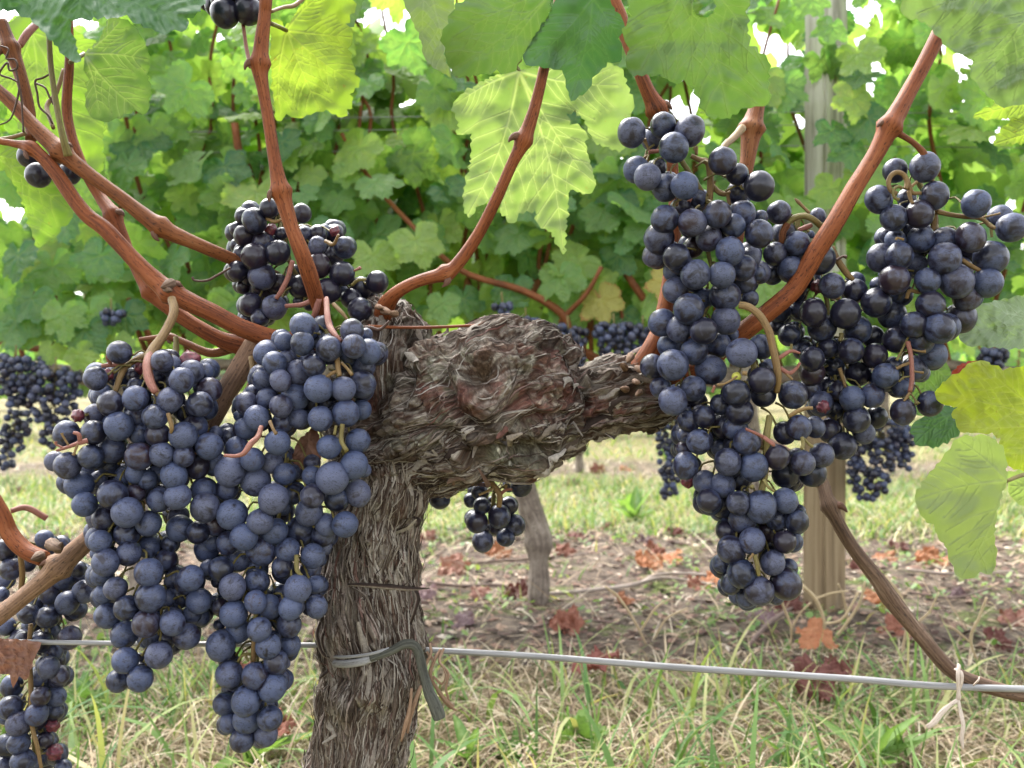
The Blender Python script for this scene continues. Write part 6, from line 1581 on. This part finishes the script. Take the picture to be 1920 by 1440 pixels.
# crumbs, chips and broken stalks of the litter
vv = []; fc = []; rr2 = []; n0 = 0
mC = mat_rnd('litter_chip', [(0, (.035, .022, .018)), (.4, (.095, .055, .044)), (.7, (.19, .115, .085)), (.9, (.32, .235, .17)), (1, (.48, .42, .35))], .85)
for p in place(11000, 1.4, 2.9, rg):
    s = rg.uniform(.004, .016); a = rg.uniform(0, 6.28); w = s * rg.uniform(.12, .6)
    d = np.array([math.cos(a), math.sin(a), rg.normal(0, .15)]) * s; e = np.array([-math.sin(a), math.cos(a), rg.normal(0, .4)]) * w
    c = p + np.array([0, 0, .008]); u = np.array([0, 0, w * .5])
    vv += [c - d, c + e, c + d, c - e, c + u]; fc += [[n0, n0 + 1, n0 + 4], [n0 + 1, n0 + 2, n0 + 4], [n0 + 2, n0 + 3, n0 + 4], [n0 + 3, n0, n0 + 4]]; n0 += 5; rr2 += [rg.rand()] * 5
o = link('litter', mesh_np('litter', np.array(vv), fc, {'rnd': np.array(rr2)}, False, mC)); tag(o, 'crumbled bark and stalk litter on the soil', 'litter', None, 'stuff')

# ------------------------------------------------------------------ fallen leaves, twigs, weeds
def mdead(name, a, b, v):
    return mat_leaf(name, [(0.15, a), (.85, b)], v, trans=(1.3, 1, .7), tfac=.12, pale=tuple(x * .9 for x in b), palefac=.4, rnd=True, rough=.7, veinfac=.5)
DEAD = {'orange': mdead('orange_dead_leaf', (.24, .088, .038), (.38, .155, .072), (.32, .17, .09)),
        'brick': mdead('brick_dead_leaf', (.16, .055, .036), (.26, .10, .065), (.24, .12, .08)),
        'red': mdead('dark_red_dead_leaf', (.09, .028, .024), (.17, .052, .042), (.16, .07, .05)),
        'pink': mdead('pinkish_dead_leaf', (.20, .085, .062), (.31, .155, .115), (.3, .17, .13)),
        'purple': mdead('purple_grey_dead_leaf', (.12, .072, .08), (.22, .14, .15), (.2, .15, .15))}
DM = {k: [generic_leaf(80 + i * 7 + j, m, .07, fold=R.uniform(-.3, .5), wave=.2, curl=R.uniform(-.5, .3), name='fallen_leaf', crumple=.20 + .07 * j) for j in range(3)] for i, (k, m) in enumerate(DEAD.items())}
FL = [(800, 1012, .085, 'pink', 'pinkish fallen leaf just right of the thick trunk'), (852, 1072, .10, 'pink', 'large curled pink-brown leaf between the two trunks'), (930, 1046, .09, 'orange', 'bright orange fallen leaf below the small hanging bunch'),
      (972, 1122, .07, 'red', 'dark red leaf lying against the foot of the slim trunk'), (796, 1126, .075, 'purple', 'purple-grey leaf beside the sliver of bark'), (1080, 1018, .06, 'red', 'dark red leaf right of the knot of the slim trunk'),
      (1058, 1048, .065, 'brick', 'brick leaf on the soil right of the slim trunk'), (1206, 1026, .075, 'purple', 'dull purple leaf beside the orange pile'), (1214, 1064, .09, 'orange', 'curled orange leaf at the front of the pile'), (1262, 1052, .085, 'orange', 'orange leaf at the right of the pile'),
      (1228, 1042, .07, 'brick', 'brick red leaf in the middle of the pile'), (1165, 1141, .055, 'orange', 'small orange leaf on bare soil right of the slim trunk'), (1060, 1196, .075, 'brick', 'flat brick-coloured leaf in front of the slim trunk'), (1108, 1306, .085, 'red', 'dark red leaf curled in the grass below the wire'),
      (1336, 1090, .075, 'orange', 'orange leaf under the lowest right bunch'), (1662, 1050, .08, 'orange', 'orange-pink leaf right of the post'), (1742, 1060, .10, 'orange', 'broad orange-brown leaf behind the pale leaf tip'), (1618, 1072, .06, 'red', 'small red leaf at the right foot of the post'),
      (1652, 1140, .09, 'orange', 'long orange leaf beside the old cane'), (1684, 1200, .08, 'brick', 'rust leaf hanging below the old cane'), (1534, 1246, .08, 'orange', 'orange leaf standing in the grass just above the wire'), (1548, 1322, .10, 'red', 'big crumpled red-brown leaf in the grass below the wire'),
      (1898, 1168, .08, 'pink', 'pink fallen leaf at the right edge'), (1872, 1214, .07, 'red', 'dark red leaf near the right edge'), (1790, 1120, .06, 'purple', 'purple-grey scrap under the pale leaf'), (512, 1430, .06, 'brick', 'pinkish red leaf at the bottom edge left of the trunk'),
      (1480, 1150, .08, 'red', 'wine-red leaf at the left foot of the post'), (1430, 1180, .06, 'purple', 'faded purple leaf left of the post'), (700, 1150, .07, 'brick', 'brick leaf behind the thick trunk'), (610, 1200, .06, 'brick', 'brick leaf left of the trunk tie'),
      (905, 1125, .06, 'pink', 'small faded leaf between the two trunks'), (870, 1180, .07, 'purple', 'dull leaf in front of the litter strip'), (1270, 1010, .06, 'red', 'dark leaf behind the orange pile'), (1140, 1000, .055, 'brick', 'tiny brick leaf beyond the slim trunk'),
      (1305, 1100, .06, 'brick', 'brick leaf left of the lowest right bunch tip'), (1690, 1030, .06, 'red', 'dark red leaf beyond the old cane'), (30, 925, .07, 'red', 'dark red leaf on the grass at the left edge'), (440, 1330, .06, 'red', 'dark scrap of leaf in the grass between the left bunches'),
      (1120, 890, .10, 'brick', 'far brick leaf below the arm of the head'), (1170, 880, .10, 'orange', 'far orange leaf below the arm of the head'), (1075, 915, .09, 'red', 'far dark red leaf right of the slim trunk')]
for px, py, s, k, lab in FL:
    c = gpt(px, py); c.z = float(ground_h(np.array([c.x]), np.array([c.y]))[0]) + .012 + (.03 if py > 1235 else 0)
    o = bpy.data.objects.new('fallen_leaf', DM[k][R.randrange(3)]); COL.objects.link(o)
    up_ = Vector((R.gauss(0, .35), -.45 + R.gauss(0, .3), 1)); a = R.uniform(0, 6.28)
    orient(o, c, up_, (math.cos(a), math.sin(a), .1), s * .54)
    tag(o, lab, 'fallen leaf', 'fallen leaves')
M['twig'] = mat_stem('dead_twig', [(0.3, (.12, .09, .075)), (0.5, (.26, .21, .18)), (0.7, (.42, .37, .33))], .8)
M['dark_twig'] = mat_stem('dark_twig', [(0.3, (.06, .04, .035)), (0.5, (.14, .095, .08)), (0.7, (.22, .16, .14))], .8)
M['weed'] = mat_stem('dry_weed', [(0.3, (.30, .22, .12)), (0.5, (.46, .36, .22)), (0.7, (.58, .48, .32))], .75)
def on_ground(rows, lift=.008):
    out = []
    for px, py, w in rows:
        c = gpt(px, py); out.append((c.x, c.y, float(ground_h(np.array([c.x]), np.array([c.y]))[0]) + lift + w * .5 * c.y / F, w * .5 * c.y / F))
    return out
for rows, mt, lab in [([(1030, 1122, 9), (1120, 1112, 9), (1180, 1100, 9), (1240, 1090, 7), (1310, 1092, 6), (1340, 1096, 5)], 'twig', 'pale grey twig lying right of the slim trunk'), ([(1190, 1098, 6), (1230, 1084, 6), (1290, 1080, 5), (1380, 1088, 5)], 'twig', 'forked pale twig behind the orange pile'),
                      ([(800, 1105, 6), (860, 1107, 6), (930, 1104, 6), (985, 1108, 5)], 'dark_twig', 'dark twig stretched from the thick trunk to the slim one'), ([(1404, 1226, 9), (1440, 1195, 9), (1468, 1172, 8), (1486, 1150, 6)], 'dark_twig', 'dark twig slanting below the lowest right bunch'), ([(880, 1062, 6), (960, 1058, 6), (1040, 1056, 6)], 'dark_twig', 'thin dark twig in front of the bright orange leaf'),
                      ([(1000, 1190, 5), (1080, 1178, 5), (1160, 1186, 5)], 'dark_twig', 'thin twig beside the flat brick leaf'), ([(1700, 1085, 6), (1780, 1092, 6), (1900, 1088, 6)], 'twig', 'pale twig right of the old cane'), ([(1710, 1120, 5), (1790, 1128, 5), (1860, 1116, 5)], 'dark_twig', 'dark twig near the right edge')]:
    m_ = MB(); tube(m_, on_ground(rows), sides=7, bump=.15); o = m_.build('twig', M[mt]); tag(o, lab, 'twig', 'twigs on the soil')
def weed(stems, lab):
    base = gpt(*stems[0][0][:2])
    T = thing('dry_weed', base, lab, 'dry weed')
    for rows in stems:
        m_ = MB(); P_ = []
        for i, (px, py, w, lift) in enumerate(rows):
            Y = base.y - .02 * i; p = at(px, py, Y); P_.append((p.x, p.y, p.z, w * .5 * Y / F))
        tube(m_, P_, sides=6, bump=.1); m_.build('stem', M['weed'], T)
weed([[(1535, 1215, 6, 0), (1545, 1170, 7, 0), (1530, 1125, 7, 0), (1505, 1098, 6, 0)], [(1545, 1170, 5, 0), (1580, 1160, 5, 0), (1610, 1110, 4, 0)], [(1530, 1122, 4, 0), (1560, 1112, 4, 0), (1590, 1108, 3, 0)]], 'forked dry weed in front of the post')
weed([[(1560, 1205, 6, 0), (1590, 1165, 6, 0), (1612, 1130, 5, 0), (1622, 1090, 4, 0)], [(1590, 1165, 5, 0), (1582, 1120, 4, 0), (1572, 1095, 3, 0)]], 'dry weed leaning right at the foot of the post')
weed([[(1480, 1225, 5, 0), (1484, 1180, 5, 0), (1470, 1140, 5, 0), (1462, 1118, 4, 0)], [(1484, 1180, 4, 0), (1500, 1150, 3, 0), (1520, 1130, 3, 0)]], 'dry weed under the lowest right bunch')
weed([[(1215, 1215, 5, 0), (1190, 1165, 5, 0), (1160, 1120, 5, 0), (1135, 1100, 4, 0)], [(1200, 1185, 4, 0), (1230, 1140, 4, 0), (1262, 1120, 3, 0)], [(1225, 1200, 4, 0), (1250, 1160, 4, 0), (1290, 1140, 3, 0)]], 'tangle of dry weed stalks right of the flat brick leaf')
weed([[(1690, 1230, 5, 0), (1700, 1170, 5, 0), (1690, 1120, 5, 0), (1660, 1080, 4, 0)], [(1700, 1180, 4, 0), (1740, 1150, 4, 0), (1760, 1110, 3, 0)]], 'dry weed stalks behind the old cane')
weed([[(1840, 1260, 5, 0), (1820, 1200, 5, 0), (1835, 1160, 5, 0), (1850, 1120, 4, 0)], [(1820, 1205, 4, 0), (1790, 1180, 4, 0), (1770, 1170, 3, 0)]], 'dry weed stalks above the twine knot')
# broad-leaved weeds in the grass
mW = mat_leaf('weed_leaf', [(0.1, (.07, .16, .035)), (.9, (.14, .24, .05))], (.2, .28, .1), tfac=.35, palefac=.3)
WLF = generic_leaf(70, mW, .08, name='blade')
def lance(seed):
    rs = np.random.RandomState(seed); n = 7; v = []; f = []
    for i in range(n):
        s = i / (n - 1); w = .13 * math.sin(math.pi * min(1, s * .92 + .06)) ** .8 + .004
        z = .30 * s - .30 * s * s + .03 * math.sin(s * 6 + seed)
        v += [(-w, s, z + w * .5), (0, s, z), (w, s, z + w * .5)]
    for i in range(n - 1):
        for j in (0, 1): f.append([i * 3 + j, i * 3 + j + 1, i * 3 + j + 4, i * 3 + j + 3])
    nn_ = len(v)
    return mesh_np('blade', np.array(v), f, {'vein': np.tile([0., 1., 0.], n), 'cell': np.ones(nn_), 'edge': np.zeros(nn_)}, True, mW)
LANCE = [lance(s) for s in range(3)]
def rosette(px, py, n, L, lab, broad=False):
    c = gpt(px, py); c.z = 0.005
    T = thing('green_weed', c, lab, 'weed')
    for k in range(n):
        o = bpy.data.objects.new('blade', WLF if broad else LANCE[k % 3]); COL.objects.link(o); o.parent = T
        a = k * 6.283 / n + R.uniform(-.3, .3); el = R.uniform(.35, 1.2)
        d = Vector((math.cos(a) * math.cos(el), math.sin(a) * math.cos(el), math.sin(el)))
        orient(o, (0, 0, 0), Vector((-math.cos(a) * math.sin(el), -math.sin(a) * math.sin(el), math.cos(el))), d, L * R.uniform(.7, 1.15))
for a in [(1640, 1455, 10, .075, 'broad-bladed green weed at the bottom edge right of centre'), (1675, 1430, 8, .055, 'green weed behind the one at the bottom edge'), (1490, 1455, 7, .055, 'small green weed at the bottom edge'), (1190, 985, 12, .11, 'green tuft on the alley under the arm of the head'), (1175, 960, 8, .09, 'second green tuft behind the first on the alley'),
          (470, 1450, 8, .085, 'green weed between the two left bunches'), (1250, 870, 9, .11, 'bright tuft left of the narrow distant bunch'), (880, 1440, 6, .055, 'green weed right of the trunk foot')]:
    rosette(*a)
for a in [(1085, 1400, 4, .055, 'bluish round-leaved weed in the grass below the wire'), (130, 1350, 4, .06, 'light green round-leaved weed left of the tip of the wide bunch'), (420, 1290, 5, .06, 'light green weed between the two left bunch tips'), (970, 1420, 4, .04, 'small round-leaved weed at the bottom centre')]:
    rosette(*a, broad=True)
